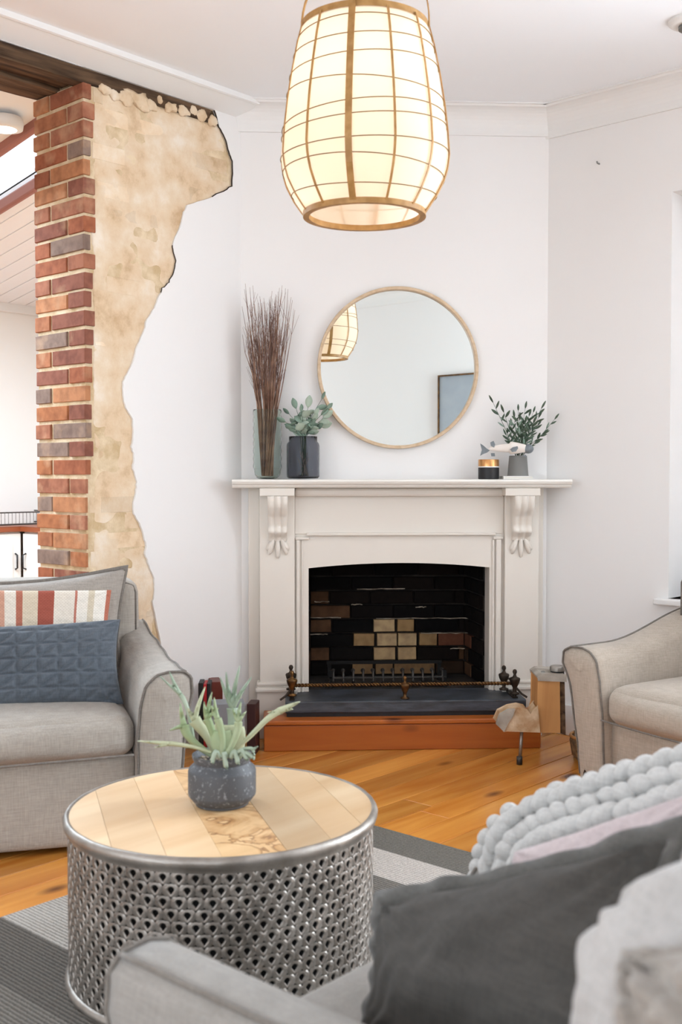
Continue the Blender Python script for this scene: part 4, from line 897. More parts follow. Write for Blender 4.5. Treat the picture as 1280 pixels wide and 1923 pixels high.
def slip_seat(name,label,cat,origin,rz,W,D,hf,hb,back_h,seat_h,mt,welt,aw=.15,flare=.07,lean=.03,seed=0,seatm=None,back_t=.2,group=None,skirt=None,seat_front=0.0,hfl=None):
    T=thing(name,label,cat,origin,rz,group); MM=wm(T)
    for side in (-1,1):
        hh_=hfl if (hfl and side<0) else hf; f,top=arm_fn(aw,D,hh_,hb,side,flare,lean,seed); g=G(); nk,nt=36,22
        def P(k,t):
            x,z=f(k,t); y=.0+t*D; yy=y-lean*(z/hf)*(1-t)**3  # front leans forward at the top
            xx=x if side<0 else W-x
            wv=.005*noise.noise(Vector((xx*5+seed,yy*5,z*5)))+.0035*noise.noise(Vector((xx*13+seed,yy*11,z*12))); return Vector((xx-(.0 if 0 else 0)+wv,yy,z+wv*.6))
        base=len(g.v)
        for j in range(nt+1):
            for i in range(nk+1): g.v.append(MM@P(i/nk,j/nt))
        for j in range(nt):
            for i in range(nk):
                q=(j*(nk+1)+i,(j+1)*(nk+1)+i,(j+1)*(nk+1)+i+1,j*(nk+1)+i+1); g.f.append(q if side<0 else q[::-1])
        # front and back panels, bulged
        for j,t in ((0,0),(nt,1)):
            ring=[P(i/nk,t) for i in range(nk+1)]; cx=sum((p.x for p in ring))/len(ring); 
            for s_,bul in ((.75,.012),(.4,.018),(0,.02)):
                for p in ring:
                    cxx=cx; czz=min(max(p.z,.1),hf*.85)
                    g.v.append(MM@Vector((cxx+(p.x-cxx)*s_,p.y+(-bul if j==0 else bul*.3),p.z*(1)+ (0 if s_>.9 else (czz-p.z)*(1-s_)))))
            st=len(g.v)-3*(nk+1); prev=j*(nk+1)
            for s3 in range(3):
                cur=st+s3*(nk+1)
                for i in range(nk):
                    q=(prev+i,prev+i+1,cur+i+1,cur+i); g.f.append(q if (j==0)==(side<0) else q[::-1])
                prev=cur
        ar=out(g,'arm',mt,T,smooth=True,angle=70)
        # welts: round the front panel and along the outer top edge
        g=G(); g.tube([MM@(P(k/40,0)+Vector((0,-.004,.002))) for k in range(1,40)],.0042,6); g.tube([MM@(P(.40,j/20)+Vector((0,0,.004))) for j in range(21)],.0045,6); out(g,'piping',welt,ar,smooth=True)
    g=softbox(aw-.01,W-aw+.01,.025,D-.02,.02,seat_h-.15,MM,r=.03,puff=.004,seed=seed); out(g,'base',mt,T,smooth=True)
    nseat=1 if W<1.3 else 1
    g=softbox(aw+.004,W-aw-.004,-.02-seat_front,D-back_t+.02,seat_h-.165,seat_h-.015,MM,r=.055,puff=.035,seed=seed+3,n=18); sc=out(g,'seat_cushion',seatm or mt,T,smooth=True)
    g=G(); zz=seat_h-.10
    g.tube([MM@Vector((aw+.01+ (W-2*aw-.02)*i/20,-.036-seat_front-.018*_s(PI*i/20),seat_h-.145)) for i in range(21)],.004,6); out(g,'piping',welt,sc,smooth=True)
    # backrest
    g=softbox(.025,W-.025,D-back_t,D,.05,back_h,MM,r=.05,puff=.012,seed=seed+6,n=18); bk=out(g,'backrest',mt,T,smooth=True)
    g=G(); pts=[(.038,D-back_t+.015,hb*.95),(.038,D-back_t+.015,back_h-.05),(.048,D-back_t+.020,back_h-.024),(.075,D-back_t+.016,back_h-.012)]; pts+=[(aw+(W-2*aw)*i/12,D-back_t+.012,back_h-.010) for i in range(13)]+[(W-.075,D-back_t+.016,back_h-.012),(W-.048,D-back_t+.020,back_h-.024),(W-.038,D-back_t+.015,back_h-.05),(W-.038,D-back_t+.015,hb*.95)]
    g.tube([MM@Vector(p) for p in pts],.0042,6); out(g,'piping',welt,bk,smooth=True)
    return T
# left sofa
sd=Vector((_c(math.radians(61)),_s(math.radians(61)),0)); s_p=hz(0,1624,0)
def linehit(px):  # along the sofa's front line, where it crosses image column px
    t=0
    for _ in range(4000):
        q=s_p+sd*t; X=q.x*_c(YAW)+q.y*_s(YAW); Y=-q.x*_s(YAW)+q.y*_c(YAW)
        if 640+F_PX*X/Y>=px: return q
        t+=.0005
fr=linehit(330); SW=1.46; so=fr-sd*SW
slip_seat('slipcovered_sofa','oatmeal linen slipcovered sofa beside the brick pillar at the left edge','sofa',(so.x,so.y,0.0),math.radians(61),SW,.86,.595,.66,.845,.475,M_linen,M_pipe,seed=1,flare=.05,aw=.14)
SMx=Matrix.Translation((so.x,so.y,0))@Matrix.Rotation(math.radians(61),4,'Z')
# right armchair
ra=math.radians(-17); ro=hz(1092,1486,0)
slip_seat('slipcovered_armchair','sand linen armchair against the far wall at the right edge','armchair',(ro.x,ro.y,0),ra,.95,.66,.575,.70,.86,.46,M_linen2,M_pipe,aw=.13,flare=.085,seed=5,back_t=.16,seat_front=.0)
# near armchair
slip_seat('slipcovered_armchair','pale grey linen armchair nearest the camera, facing the sofa, with a knitted throw','armchair',(-1.20,1.82,.011),-PI/2,.89,.92,.575,.60,.72,.43,M_linen3,M_pipe,aw=.12,flare=.05,seed=9,hfl=.47)

# ------------------------------------------------------------------ CUSHIONS on the left sofa
def onplane(px,py,yl,Mx=SMx):
    n=(Mx.to_3x3()@Vector((0,1,0))); o=Mx@Vector((0,yl,0)); return hit(px,py,n,n.dot(o))
def quad(pts,yb,yt): # bl,br,tr,tl pixel corners, bottom and top local depth
    return [onplane(*pts[0],yb),onplane(*pts[1],yb),onplane(*pts[2],yt),onplane(*pts[3],yt)]
pillow('large_cushion',quad([(-130,1345),(236,1325),(236,1066),(-120,1098)],.50,.60),.17,M_back,flange=.014,seed=3,wr=.006,fl_mat=M_pipe,pinch=.05,puff=.33); tag(bpy.data.objects['large_cushion'],'large grey linen cushion with a welted edge leaning on the sofa back','cushion')
pillow('striped_cushion',quad([(-190,1330),(207,1290),(209,1108),(-190,1102)],.36,.43),.10,M_stripe,seed=8,wr=.005,uv=True,quilt=lambda u,v: .005*noise.noise(Vector((u*60,v*26,1))),n=90,pinch=.02,puff=.3); tag(bpy.data.objects['striped_cushion'],'rust and cream striped tufted cushion between the grey and blue cushions','cushion')
def quiltfn(u,v):
    gx=u*9.0; gy=v*5.5; a=abs(gx-round(gx)); b=abs(gy-round(gy)); c_=abs((gx-gy)-round(gx-gy)); m_=min(a,b,c_*.7); return -.012*math.exp(-(m_/.10)**2)
pillow('quilted_cushion',quad([(-140,1338),(232,1322),(226,1163),(-140,1180)],.20,.30),.15,M_blue,seed=12,wr=.004,quilt=quiltfn,n=110,pinch=.03,puff=.36); tag(bpy.data.objects['quilted_cushion'],'slate blue quilted lumbar cushion lying at the front of the sofa seat','cushion')

# ------------------------------------------------------------------ CUSHIONS and throw on the near armchair
c1=[hy(672,1990,1.17),hy(1190,2020,1.10),hy(1262,1572,1.27),hy(716,1700,1.30)]
pillow('charcoal_cushion',c1,.15,M_char,flange=.030,seed=20,wr=.008,fl_mat=M_charpipe,pinch=.05,n=60); tag(bpy.data.objects['charcoal_cushion'],'dark charcoal linen cushion with wide flanged edge on the nearest armchair','cushion')
c2=[hy(930,1800,1.40),hy(1330,1760,1.40),hy(1330,1478,1.46),hy(965,1600,1.46)]
def q2(u,v): 
    a=abs(u*9-round(u*9)); return -.006*math.exp(-(a/.10)**2)
pillow('pink_cushion',c2,.10,M_pink,seed=25,wr=.004,quilt=q2,n=70,pinch=.02); tag(bpy.data.objects['pink_cushion'],'dusty pink channel quilted cushion between charcoal cushion and knitted throw','cushion')
c3=[hy(1135,2090,.86),hy(1560,2080,.86),hy(1560,1590,.98),hy(1185,1738,.98)]
pillow('pale_cushion',c3,.22,M_lightlin,seed=31,wr=.007,pinch=-.06,n=60,puff=.3); tag(bpy.data.objects['pale_cushion'],'plump pale linen cushion with rounded corner behind the flanged cushion at the bottom right','cushion')
c4=[hy(1185,2080,.74),hy(1540,2080,.74),hy(1520,1780,.80),hy(1180,1800,.80)]
pillow('pinched_cushion',c4,.12,M_back,flange=.012,seed=37,wr=.010,pinch=.03,n=60); tag(bpy.data.objects['pinched_cushion'],'grey linen cushion with pinched corner at the bottom right corner','cushion')
# chunky knitted throw over the far arm
th=thing('knitted_throw','chunky pale grey hand knitted wool throw draped over the nearest armchair arm','throw',(-.95,1.72,.58))
outer=[(893,1655),(903,1600),(935,1548),(1000,1512),(1060,1488),(1130,1466),(1200,1444),(1285,1420),(1370,1400)]
inner=[(958,1668),(978,1612),(1015,1580),(1060,1562),(1110,1545),(1180,1522),(1250,1500),(1330,1475),(1400,1455)]
def crv(P,t):
    q=t*(len(P)-1); i=min(int(q),len(P)-2); u=q-i; p0=P[max(i-1,0)];p1=P[i];p2=P[i+1];p3=P[min(i+2,len(P)-1)]
    return tuple(.5*((2*p1[k])+(-p0[k]+p2[k])*u+(2*p0[k]-5*p1[k]+4*p2[k]-p3[k])*u*u+(-p0[k]+3*p1[k]-3*p2[k]+p3[k])*u**3) for k in (0,1))
def TS(u,v):
    """u along the arm, v 0 outer crest .. 1 inner edge, v<0 hangs down the far side"""
    o_=hy(*crv(outer,u),1.80); i_=hy(*crv(inner,u),1.62)
    if v<0: return o_+Vector((0,.05*min(1,-v*2),v*.30*(1 if u>.12 else .8)))
    p=o_+(i_-o_)*v; return p+Vector((0,0,.022*_s(PI*min(1,v*1.1))))
rowsT=[-1.2,-.98,-.76,-.54,-.32,-.12,.08,.42,.76,1.05]; NS=17
for r_i,v in enumerate(rowsT):
    g=G()
    for k in range(NS):
        u=(k+.5*(r_i%2))/NS; 
        if u>1: continue
        p=TS(u,v); p2=TS(min(1,u+.01),v); p3=TS(u,v+.04); ex=(p2-p).normalized(); nn=ex.cross((p3-p).normalized()).normalized(); 
        if nn.z<0 and v>=0: nn=-nn
        ey=nn.cross(ex).normalized(); sg=1 if r_i%2 else -1
        Mr=Matrix((ex,ey,nn)).transposed()@Matrix.Rotation(sg*.55,3,'Z')
        zs=R.uniform(.84,1.10); Mr=Mr@Matrix.Rotation(R.uniform(-.25,.25),3,'Z')
        g.ball(p+nn*.006+Vector((R.uniform(-1,1),R.uniform(-1,1),R.uniform(-1,1)))*.003,(.029*zs,.018*zs,.0185*zs),14,rot=Mr)
    o=out(g,'knit_row',M_knit,th,smooth=True)
g=G(); g.grid(lambda u,v: TS(u,-1.2+2.2*v)-Vector((0,0,.012)),30,24); out(g,'wool_backing',M_knit,th,smooth=True,solid=.008)

for n_ in ('charcoal_cushion','pink_cushion','pale_cushion','pinched_cushion'): bpy.data.objects[n_]['group']='cushions on the nearest armchair'
for n_ in ('large_cushion','striped_cushion','quilted_cushion'): bpy.data.objects[n_]['group']='cushions on the sofa'
# ------------------------------------------------------------------ LOG SIDE TABLE
la=hz(975,1437,0); lt_=thing('log_side_table','rustic pale log side table on a thin steel leg beside the armchair','side table',(la.x,la.y,0))
def LP_(px,py,d): return hd(px,py,d)
LM=Matrix.Translation((0,0,0))
def logpoly(pix,d,th,m,name,rough=.004,par=lt_):
    f=[LP_(x,y,d) for x,y in pix]; b=[LP_(x,y,d)+Vector((-_s(YAW),_c(YAW),0))*th for x,y in pix]; n=len(f); g=G(); g.v=f+b; g.f=[tuple(range(n)),tuple(range(2*n-1,n-1,-1))]+[(i,(i+1)%n,n+(i+1)%n,n+i) for i in range(n)]
    return out(g,name,m,par,bevel=rough)
M_log=wood('pale_split_log',sr('a8703c'),sr('cf9a60'),.6,axis=2,knots=False,per_object=False,bands=14); M_log2=mat('split_log_face',sr('dcc6a8'),.7,col2=sr('b08a62'),nscale=14,bump=.5); M_logend=mat('weathered_log_end',sr('bab3a8'),.8,col2=sr('8d8478'),nscale=10,bump=.6)
logpoly([(1011,1276),(1049,1277),(1050,1375),(1010,1374),(995,1373),(1004,1352),(1010,1330)],4.72,.17,M_log,'log_block')
logpoly([(1049,1277),(1058,1279),(1060,1378),(1050,1375)],4.73,.16,M_beam,'bark_edge')
logpoly([(1010,1272),(1018,1267),(1062,1268),(1062,1279),(1011,1277)],4.715,.19,M_logend,'log_top')
logpoly([(952,1372),(946,1373),(933,1358),(940,1342),(958,1333),(975,1330),(988,1333),(996,1344),(1001,1336),(1008,1328),(1012,1374)],4.70,.10,M_log2,'log_slab')
logpoly([(946,1373),(932,1360),(938,1343),(953,1334),(966,1332),(962,1345),(953,1358)],4.685,.02,M_logend,'sawn_face',.002)
g=G(); g.tube([hd(979,1374,4.74),hd(976,1425,4.74)],.0075,10); lg=out(g,'leg',M_steel,lt_,smooth=True)
g=G(); pf=hd(975,1430,4.74); g.tube([pf+Vector((0,0,.022)),Vector((pf.x,pf.y,0.001))],.013,12); out(g,'foot',M_ironl,lg,smooth=True)
g=G(); p=hd(1080,1372,4.86); g.tube([p,Vector((p.x,p.y,.001))],.008,8); out(g,'leg',M_steel,lt_,smooth=True)
# things on the log table
p=hd(1046,1267,4.79); q=thing('small_tin','small grey metal tin on the log table top','tin',(p.x,p.y,p.z)); g=G(); g.lathe([(0,0),(.030,0),(.030,.018),(0,.018)],p,20); out(g,'tin_body',M_black,q); g=G(); g.lathe([(0,.018),(.033,.018),(.033,.034),(.028,.040),(0,.040)],p,20); out(g,'tin_lid',M_steel,q,smooth=True,angle=40)
p=hd(1019,1268,4.78); g=G(); g.ball(p+Vector((0,0,.009)),(.014,.012,.010),8); g.ball(p+Vector((.018,.0,.006)),(.010,.010,.007),8); tag(out(g,'pebble_ornament',M_grey,smooth=True),'tiny grey pebble ornament at the front edge of the log table','ornament')
# woven basket under/behind
p=hz(1068,1397,0); bq=thing('woven_basket','woven tan basket on the floor half hidden behind the sand armchair','basket',(p.x,p.y,0))
p=Vector((-2.36,4.28,0)); bq.location=p; WM[bq.name]=Matrix.Translation(p)
g=G(); g.lathe([(.07,.002),(.095,.03),(.105,.09),(.10,.11),(.094,.11),(.09,.03),(.06,.012)],p,40,wob=lambda a,z:1+.02*_s(a*20)*_s(z*300)); out(g,'basket_body',mat('woven_cane',sr('8e7350'),.8,col2=sr('5c4830'),nscale=60,bump=.8),bq,smooth=True)
g=G(); g.tube([(p.x+.1*_c(t*2*PI/32),p.y+.1*_s(t*2*PI/32),.112) for t in range(32)],.007,6,closed=True); out(g,'basket_rim',M_log,bq,smooth=True)

# ------------------------------------------------------------------ CRATE, BOX and MAGAZINES left of the hearth
bx=hz(470,1392,0)
def fbox(name,px0,px1,py0,d,dep,m,label,cat,z0=0.0,rz=0,par=None,hgt=None,bev=.003):
    a=hd(px0,py0,d); b=hd(px1,py0,d); zt_=a.z; f_=Vector((-_s(YAW+rz),_c(YAW+rz),0)); r_v=(b-a); r_v.z=0; w_=r_v.length; rx=Vector((_c(YAW+rz),_s(YAW+rz),0))
    g=G(); p=[a,a+rx*w_,a+rx*w_+f_*dep,a+f_*dep]; g.v=[Vector((q.x,q.y,z0)) for q in p]+[Vector((q.x,q.y,zt_)) for q in p]; g.f=[(3,2,1,0),(4,5,6,7),(0,1,5,4),(1,2,6,5),(2,3,7,6),(3,0,4,7)]
    o=out(g,name,m,par,bevel=bev); return o,zt_,p
mg=mat('brushed_grey_box',sr('8d929a'),.45,.3)
o,zt_,p=fbox('storage_box',398,459,1322,4.74,.10,mg,'',''  ,rz=.15); tag(o,'pale grey storage box on the floor behind the staghorn fern','box')
g=G(); o2,_,_=fbox('timber_case',463,480,1322,4.90,.10,M_rust,'','',rz=-.1); tag(o2,'dark plum timber case standing against the hearth side','case')
specs=[(372,381,1283,M_black,'black spined book leaning beside the storage box'),(381.5,388,1285,M_red,'bright red spined book between two black books'),(388.5,395,1284,M_black,'second black spined book right of the red book')]
for i,(a,b,t,m,lb) in enumerate(specs):
    o,_,_=fbox('book',a,b,t,4.90,.10,m,'','',rz=.05); o.name='book' ; tag(o,lb,'book','books beside the hearth')
    pg=G()
o,_,_=fbox('wooden_magazine_box',397,418,1281,5.03,.12,mat('mahogany',sr('6b2a1c'),.4),'','',rz=.25); tag(o,'reddish mahogany wooden box behind the pale grey storage box','box')
# ------------------------------------------------------------------ MANTEL OBJECTS
ZM=ST+.0005
def onm(px,off): # point on the shelf top at image column px, at distance off from the chimney wall
    q=hit(px,900,(-hh,hh,0),-hh*MX+hh*MY-off); return Vector((q.x,q.y,ZM)),(Vector((q.x,q.y,0)).dot(Vector((-_s(YAW),_c(YAW),0))))/F_PX
# ribbed glass vase with twigs
vp,kp=onm(502,.105); va=thing('ribbed_glass_vase','tall pale green ribbed glass vase at the left end of the mantel','vase',vp)
hv=130*kp
def vprof(sc):
    P=[(0,.003),(15,.003),(20,.02),(24,.07),(26,.16)]+[(26.5+.5*_s(i*1.6),.16+.84*i/30) for i in range(31)]; return [(r*kp*sc,z*hv) for r,z in P]
prof_o=vprof(1); prof_i=[(max(r-.004,0),z+.006 if z<.02 else z) for r,z in prof_o][::-1]
g=G(); g.lathe([(r,z) for r,z in prof_o]+[(r,z) for r,z in prof_i],vp,48,cap=False); out(g,'vase_glass',M_glass,va,smooth=True)
tb=thing('dried_twig_bunch','tall bunch of dried brown twigs standing in the ribbed glass vase','dried twigs',vp+Vector((0,0,.012)))
camr=Vector((_c(YAW),_s(YAW),0)); camf=Vector((-_s(YAW),_c(YAW),0))
g=G(); g2=G()
for i in range(88):
    a=R.uniform(0,2*PI); r0=R.uniform(0,.046); b0=vp+Vector((r0*_c(a)*.6,r0*_s(a)*.6,.014)); neck=vp+camr*(_c(a)*r0*1.1)+camf*(_s(a)*r0)+Vector((0,0,hv*1.0))
    top_h=R.uniform(.60,.90)+.03*_c(a*2); ex_=_c(a)*(.03+.10*(r0/.046))*R.uniform(.8,1.15); ey_=_s(a)*.05*(r0/.046)
    tip=vp+camr*ex_+camf*ey_+Vector((0,0,top_h)); mid=neck.lerp(tip,.5)+Vector((R.uniform(-.008,.008),R.uniform(-.008,.008),.0))
    pts=[b0,neck]; 
    for t in (.25,.5,.75,1.0): pts.append(neck.lerp(tip,t)+Vector((R.uniform(-1,1),R.uniform(-1,1),0))*.006)
    g.tube(pts,[.0028,.0026,.0022,.0017,.0012,.0006],4)
    for _k in range(4):
        j=R.randint(2,4); q0=pts[j]; q1=q0+camr*R.uniform(-.045,.045)+camf*R.uniform(-.02,.02)+Vector((0,0,R.uniform(.05,.14))); g2.tube([q0,q0.lerp(q1,.5)+Vector((R.uniform(-.004,.004),0,.004)),q1],[.0011,.0009,.0005],3)
tag(out(g,'twig_stems',M_twig,tb),kind='stuff'); tag(out(g2,'twig_tips',M_twigt,tb),kind='stuff')
# leaves
def leafmesh(name,L,W,m,curl=.2,n=6):
    g=G(); vs=[]
    for i in range(n+1):
        t=i/n; w=W*(_s(PI*min(1,t*.96+.02))**.8); z=curl*L*t*t
        vs+=[(-w/2,L*t,z+.12*w),(0,L*t,z),(w/2,L*t,z+.12*w)]
    g.add(vs,[(i*3+k,i*3+k+1,(i+1)*3+k+1,(i+1)*3+k) for i in range(n) for k in (0,1)])
    me=bpy.data.meshes.new(name); me.from_pydata([tuple(v) for v in g.v],[],g.f)
    for p in me.polygons: p.use_smooth=True
    me.materials.append(m); return me
def putleaf(me,parent,pos,dirv,roll=0,sc=1):
    o=bpy.data.objects.new('leaf',me); C.objects.link(o); o.parent=parent; d=Vector(dirv).normalized(); zz=(-camf-d*(-camf).dot(d)).normalized(); xx=d.cross(zz)
    Mw=Matrix.Translation(pos)@Matrix((xx,d,zz)).transposed().to_4x4()@Matrix.Rotation(roll,4,'Y')@Matrix.Scale(sc,4); o.matrix_local=wm(parent).inverted()@Mw
    s_=o.modifiers.new('t','SOLIDIFY'); s_.thickness=.0008; return o
# dark ribbed jar with eucalyptus
jp,kj=onm(569,.10); jr=30*kj; jh=80*kj
jar=thing('smoked_glass_jar','dark smoked ribbed glass jar holding eucalyptus on the mantel','jar',jp)
def jw(a,z): return 1+.035*abs(_s(a*9))
g=G(); P=[(0,.004),(jr*.90,.004),(jr*.99,.012),(jr,.02),(jr,jh*.78),(jr*.97,jh*.84),(jr*.86,jh*.88),(jr*.86,jh)]; Pi=[(max(0,r-.003),z+(.005 if z<.01 else 0)) for r,z in P][::-1]
g.lathe(P+Pi,jp,72,cap=False,wob=jw); out(g,'jar_glass',M_glassd,jar,smooth=True)
eu=thing('eucalyptus_sprigs','grey green eucalyptus sprigs standing in the dark glass jar','foliage',jp+Vector((0,0,.012)))
le1=leafmesh('eucalyptus_leaf',.052,.028,M_leaf); le2=leafmesh('eucalyptus_leaf_pale',.058,.034,M_leafp)
g=G(); sprigs=[(536,793),(543,778),(556,768),(566,774),(578,766),(604,750),(614,768),(606,786),(602,802),(548,804),(590,780),(584,800),(570,790)]
for i,(tx,ty) in enumerate(sprigs):
    tip,_k=onm(tx,.10+R.uniform(-.02,.05)); tip.z=CAM_H+(895-ty)*_k; b0=jp+Vector((0,0,.015))+camr*R.uniform(-.015,.015); nk=jp+Vector((0,0,jh*.98))+camr*R.uniform(-.015,.015); m_=nk.lerp(tip,.5)+Vector((0,0,.008)); g.tube([b0,nk,m_,tip],[.0018,.0018,.0015,.001],5)
    for k in range(5):
        t=k/4; q=nk.lerp(m_,.3+t*1.4) if t<.5 else m_.lerp(tip,t*2-1)
        sgn_=1 if k%2 else -1; d=camr*sgn_*R.uniform(.5,1.1)+Vector((0,0,R.uniform(-.1,.8)))+camf*R.uniform(-.6,.2)
        if k==4: d=(tip-m_)
        putleaf(le1 if R.random()<.55 else le2,eu,q,d,R.uniform(-.7,.7),R.uniform(.65,1.05))
out(g,'stem',M_olive,eu,smooth=True)
g=G()
for i in range(14):
    a=jp+camr*R.uniform(-.03,.03)+camf*R.uniform(-.02,.02)+Vector((0,0,R.uniform(.012,.02))); b=jp+camr*R.uniform(-.03,.03)+camf*R.uniform(-.02,.02)+Vector((0,0,R.uniform(.09,.15))); g.tube([a,b],.0016,4)
out(g,'submerged_stems',M_peb,eu)
# candle with copper lid
cp,kc_=onm(917,.12); cr=19.5*kc_
ca=thing('candle_jar','black candle jar with a copper lid on the right of the mantel','candle',cp)
g=G(); g.lathe([(0,0),(cr*.94,0),(cr,.003),(cr,22*kc_),(0,22*kc_)],cp,40); out(g,'candle_body',M_black,ca,smooth=True,angle=40)
g=G(); g.lathe([(cr,22*kc_),(cr*1.02,22*kc_),(cr*1.02,24*kc_),(cr,24*kc_)],cp,40,cap=False); out(g,'rim_band',M_trim,ca)
g=G(); g.lathe([(0,23*kc_),(cr,23*kc_),(cr,36*kc_),(cr*.97,37*kc_),(0,37*kc_)],cp,40); out(g,'candle_lid',M_copper,ca,smooth=True,angle=40)
# book / dish under the pot
pp_,kd_=onm(968,.105)
bo=thing('white_book','thin white hardback book lying flat under the grey pot','book',pp_,PI/4)
BM=wm(bo)
for nm,z0,z1,s,m in (('cover',0,.002,1,M_trim),('pages',.002,.013,.97,M_paper),('cover',.013,.015,1,M_trim)):
    g=G(); g.box(-.072*s,.072*s,-.055*s,.055*s,z0,z1,BM); out(g,nm,m,bo)
op=pp_+Vector((0,0,.0155))+camr*(4*kd_)
pot=thing('grey_pot','small tapered grey ceramic pot standing on the white book','pot',op)
g=G(); pr0=[(0,0),(20*kd_,0),(19.5*kd_,.004),(16.5*kd_,38*kd_),(15*kd_,38*kd_),(16*kd_,28*kd_),(0,28*kd_)]; g.lathe(pr0,op,36,cap=False); out(g,'pot_body',M_grey,pot,smooth=True,angle=45)
ol=thing('olive_sprigs','dark green olive sprigs growing from the grey pot','foliage',op+Vector((0,0,28*kd_+.001)))
lo1=leafmesh('olive_leaf',.040,.0115,M_olive,.1); lo2=leafmesh('olive_leaf_light',.040,.010,M_leaf,.1)
g=G(); base=op+Vector((0,0,28*kd_))
for (tx,ty) in [(925,757),(945,775),(972,772),(985,768),(1015,768),(1040,788),(1000,795),(960,800),(1018,815),(950,818),(992,782),(1008,800),(975,790),(985,795),(965,785),(1000,775),(978,805),(1010,785)]:
    tip,_k=onm(tx,.105+R.uniform(-.03,.05)); tip.z=CAM_H+(895-ty)*_k; m_=base.lerp(tip,.5)+Vector((0,0,.012 if tx<1030 else -.004)); 
    g.tube([base+camr*R.uniform(-.008,.008),m_,tip],[.0016,.0013,.0008],4)
    for k in range(7):
        t=.32+.68*k/6; q=(base.lerp(m_,t*2) if t<.5 else m_.lerp(tip,t*2-1)); dd=(tip-m_).normalized(); sd_=camr*(1 if k%2 else -1); d=dd*.8+sd_*R.uniform(.3,1.0)+camf*R.uniform(-.6,.4); 
        if k==6: d=dd
        putleaf(lo1 if R.random()<.8 else lo2,ol,q,d,R.uniform(-.9,.9),R.uniform(.8,1.15))
out(g,'stem',M_olive,ol,smooth=True)
# ceramic fish propped in front of the pot, over the candle
fq=thing('ceramic_fish','white ceramic fish with grey fins hanging before the grey pot','ornament',op)
fc,kf=onm(955,.165); ffz=CAM_H+(895-843)*kf; L_=.5*82*kf; kf_=kf
def fish(u,v):
    t=u; x=-L_+2*L_*t; a=v*2*PI; hgt=.0285*(_s(PI*(t**.72)*.97+.03)**.75)*(.35+.65*t if t<.5 else 1)+.003; return fc*1+camr*x+Vector((0,0,ffz-fc.z+.004*_s(t*3)))+Vector((0,0,hgt*_s(a)))+camf*(hgt*.5*_c(a))
fc=onm(958,.165)[0]
g=G(); g.grid(fish,30,18); out(g,'fish_body',M_fish,fq,smooth=True)
def fin(pts,m=M_fishg,nm='fin',dd=0):
    f_=[]
    for (x,y) in pts: q,_k=onm(x,.165+dd); q.z=CAM_H+(895-y)*_k; f_.append(q)
    n=len(f_); g=G(); g.v=[p-camf*.002 for p in f_]+[p+camf*.002 for p in f_]; g.f=[tuple(range(n)),tuple(range(2*n-1,n-1,-1))]+[(i,(i+1)%n,n+(i+1)%n,n+i) for i in range(n)]; return out(g,nm,m,fq)
fin([(901,833),(906,836),(914,843),(919,846),(914,850),(906,853),(901,856),(904,845)],nm='tail_fin')
fin([(920,831),(926,828),(929,835),(927,841),(921,837)]); fin([(921,851),(928,851),(929,857),(922,857)]); fin([(957,844),(962,840),(971,838),(972,842),(968,848),(961,849)],dd=.018,nm='side_fin'); fin([(980,856),(986,854),(989,859),(984,857)])
g=G(); 
hc,_k=onm(991,.165); hc.z=CAM_H+(895-843)*_k; g.ball(hc,(.026,.0185,.0225),16,rot=Matrix.Rotation(YAW,3,'Z')); out(g,'fish_head',M_fishg,fq,smooth=True)
g=G(); g.tube([hc+Vector((0,0,-.012)),Vector((hc.x,hc.y,ZM+.0165))],.0022,6); g.box(hc.x-.012,hc.x+.012,hc.y-.012,hc.y+.012,ZM+.0,ZM+.004); 
# ------------------------------------------------------------------ STAGHORN FERN on the coffee table
pp0=hz(417,1508,TC.z+TH); kk=(-pp0.x*_s(YAW)+pp0.y*_c(YAW))/F_PX; pc=Vector((pp0.x,pp0.y,TC.z+TH)); PH=98*kk; pr=64*kk
fpn=thing('speckled_planter','low dark speckled concrete planter on the coffee table','planter',pc)
g=G(); P=[(0,0),(pr*.78,0),(pr*.80,.006),(pr*.86,.010),(pr*.99,.024),(pr,.030),(pr*1.0,PH*.64),(pr*.97,PH*.70),(pr*.84,PH*.78),(pr*.82,PH*.82),(pr*.88,PH*.92),(pr*.88,PH*.96),(pr*.82,PH*.96),(pr*.78,PH*.86),(pr*.74,PH*.80),(0,PH*.80)]
g.lathe(P,pc,64,cap=False); out(g,'planter_body',M_pot,fpn,smooth=True,angle=35)
g=G()
for i in range(150):
    a=R.uniform(0,2*PI); r=pr*.74*math.sqrt(R.random()); g.ball(pc+Vector((r*_c(a),r*_s(a),PH*.82+R.uniform(0,.006))),(R.uniform(.003,.006),R.uniform(.003,.005),.003),6)
tag(out(g,'pebble_mulch',M_peb,fpn,smooth=True),kind='stuff')
fe_=thing('staghorn_fern','grey green staghorn fern with antler fronds in the speckled planter','plant',pc+Vector((0,0,PH*.86)))
dpc=kk*F_PX
def P3(px,py,dd): return hd(px,py,dpc+dd)
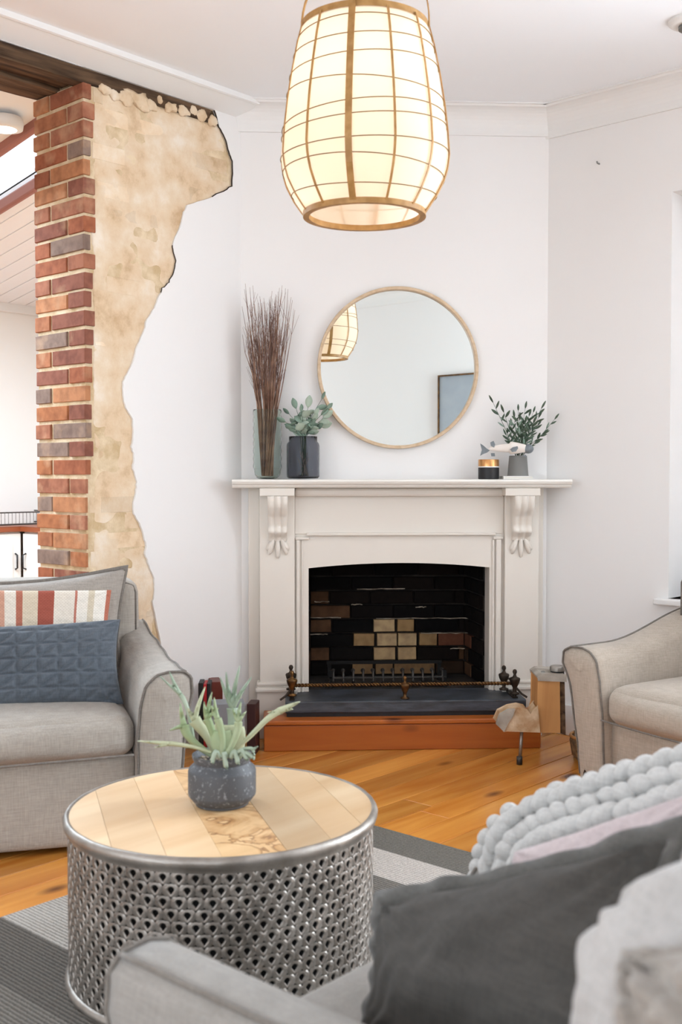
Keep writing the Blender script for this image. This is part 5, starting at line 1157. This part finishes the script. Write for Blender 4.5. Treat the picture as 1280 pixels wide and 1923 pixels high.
def frond(path,wid,m,tips,dd0=0,dd1=0,par=fe_):
    """flat antler frond: base path in image points, then forked tips"""
    g=G()
    def ribbon(pts,ws):
        pts=[Vector(p) for p in pts]; nrm=-camf; k0=len(g.v); 
        for i,p in enumerate(pts):
            a=pts[max(i-1,0)]; b=pts[min(i+1,len(pts)-1)]; t=(b-a).normalized(); s=t.cross(nrm).normalized(); g.v+=[p-s*ws[i]/2+camf*.003,p-camf*.002,p+s*ws[i]/2+camf*.003]
        for i in range(len(pts)-1):
            for k in (0,1): g.f.append((k0+i*3+k,k0+i*3+k+1,k0+(i+1)*3+k+1,k0+(i+1)*3+k))
    n=len(path); seg=[]
    for j in range(13):
        t=j/12; x,y=crv(path,t); seg.append((P3(x,y,dd0+(dd1-dd0)*t),t))
    ws=[(wid[0]+(wid[1]-wid[0])*t)*.85*kk for _,t in seg]; ribbon([s for s,_ in seg],ws); end=path[-1]
    for (tx,ty,w0) in tips:
        pts=[]; wss=[]
        sx,sy=path[-1]; px_,py_=path[-2]; 
        for j in range(9):
            t=j/8; x=sx+(tx-sx)*t; y=sy+(ty-sy)*t; bend=_s(PI*t)*.10; x+=(ty-sy)*bend*.25; pts.append(P3(x,y,dd1+.02*t*R.uniform(-1,1))); wss.append(w0*kk*(1-t)**.7+.0006)
        pts[0]=seg[-1][0].lerp(seg[-2][0],.3); ribbon(pts,wss)
    return out(g,'frond',m,par,smooth=True,solid=.0016)
frond([(415,1422),(432,1390),(436,1350),(436,1330)],(8,26),M_fernd,[(413,1272,10),(424,1262,11),(440,1290,10),(450,1250,11),(472,1272,10),(462,1290,9)],0,.0)
frond([(412,1424),(404,1395),(395,1365),(388,1350)],(9,20),M_fern,[(398,1300,10),(383,1318,9),(410,1330,8)],-.02,-.03)
frond([(400,1420),(370,1400),(350,1378),(345,1362)],(12,22),M_fern,[(338,1320,11),(318,1372,9)],-.01,-.02)
frond([(404,1415),(390,1385),(372,1362),(365,1352)],(16,30),M_fernp,[(352,1330,12),(372,1325,12),(385,1290,10)],.02,.03)
frond([(365,1405),(355,1345),(345,1315),(338,1305)],(7,12),M_fernd,[(318,1262,8),(322,1285,6),(300,1270,5)],.06,.10)
frond([(396,1414),(366,1404),(330,1398),(318,1397)],(6,11),M_fernp,[(258,1392,8),(290,1404,6)],-.04,-.06)
frond([(425,1418),(462,1390),(500,1352),(525,1335)],(6,15),M_fernp,[(563,1318,13),(550,1332,9),(502,1338,5)],-.02,.0)
frond([(416,1422),(418,1395),(414,1368),(408,1350)],(9,18),M_fern,[(396,1325,10),(402,1310,8)],-.05,-.06)
frond([(422,1422),(436,1398),(446,1372),(447,1356)],(9,18),M_fern,[(452,1318,10),(462,1336,8),(436,1330,8)],-.05,-.06)
frond([(430,1420),(455,1408),(470,1406),(474,1408)],(7,8),M_fernd,[(478,1420,6),(484,1402,5)],-.05,-.07)
for (a,b,c_) in [((412,1424),(405,1412),(398,1430)),((425,1424),(420,1414),(424,1440)),((440,1422),(452,1410),(462,1424)),((448,1424),(458,1414),(474,1422)),((432,1424),(440,1412),(446,1432))]:
    frond([a,b,c_],(9,10),M_fernd,[(c_[0]+3,c_[1]+5,8)],-.06,-.075)
# rounded shield fronds at the heart
g=G(); ball_c=P3(432,1388,.01); 
def shield(cx,cy,rw,rh,dd,m):
    def fn(u,v):
        a=(u-.5)*2.4; b=v*PI*.62; return P3(cx,cy,dd)+camr*(rw*kk*_s(a)*_s(b+.25))+Vector((0,0,rh*kk*(-_c(b*1.3+.2))))-camf*(rw*kk*.8*_c(a)*_s(b+.25))
    g=G(); g.grid(fn,16,14); out(g,'shield_frond',m,fe_,smooth=True,solid=.0014)
shield(428,1388,30,34,.02,M_fernp); shield(416,1395,22,28,-.01,M_fern); shield(444,1392,18,32,.0,M_fernp)
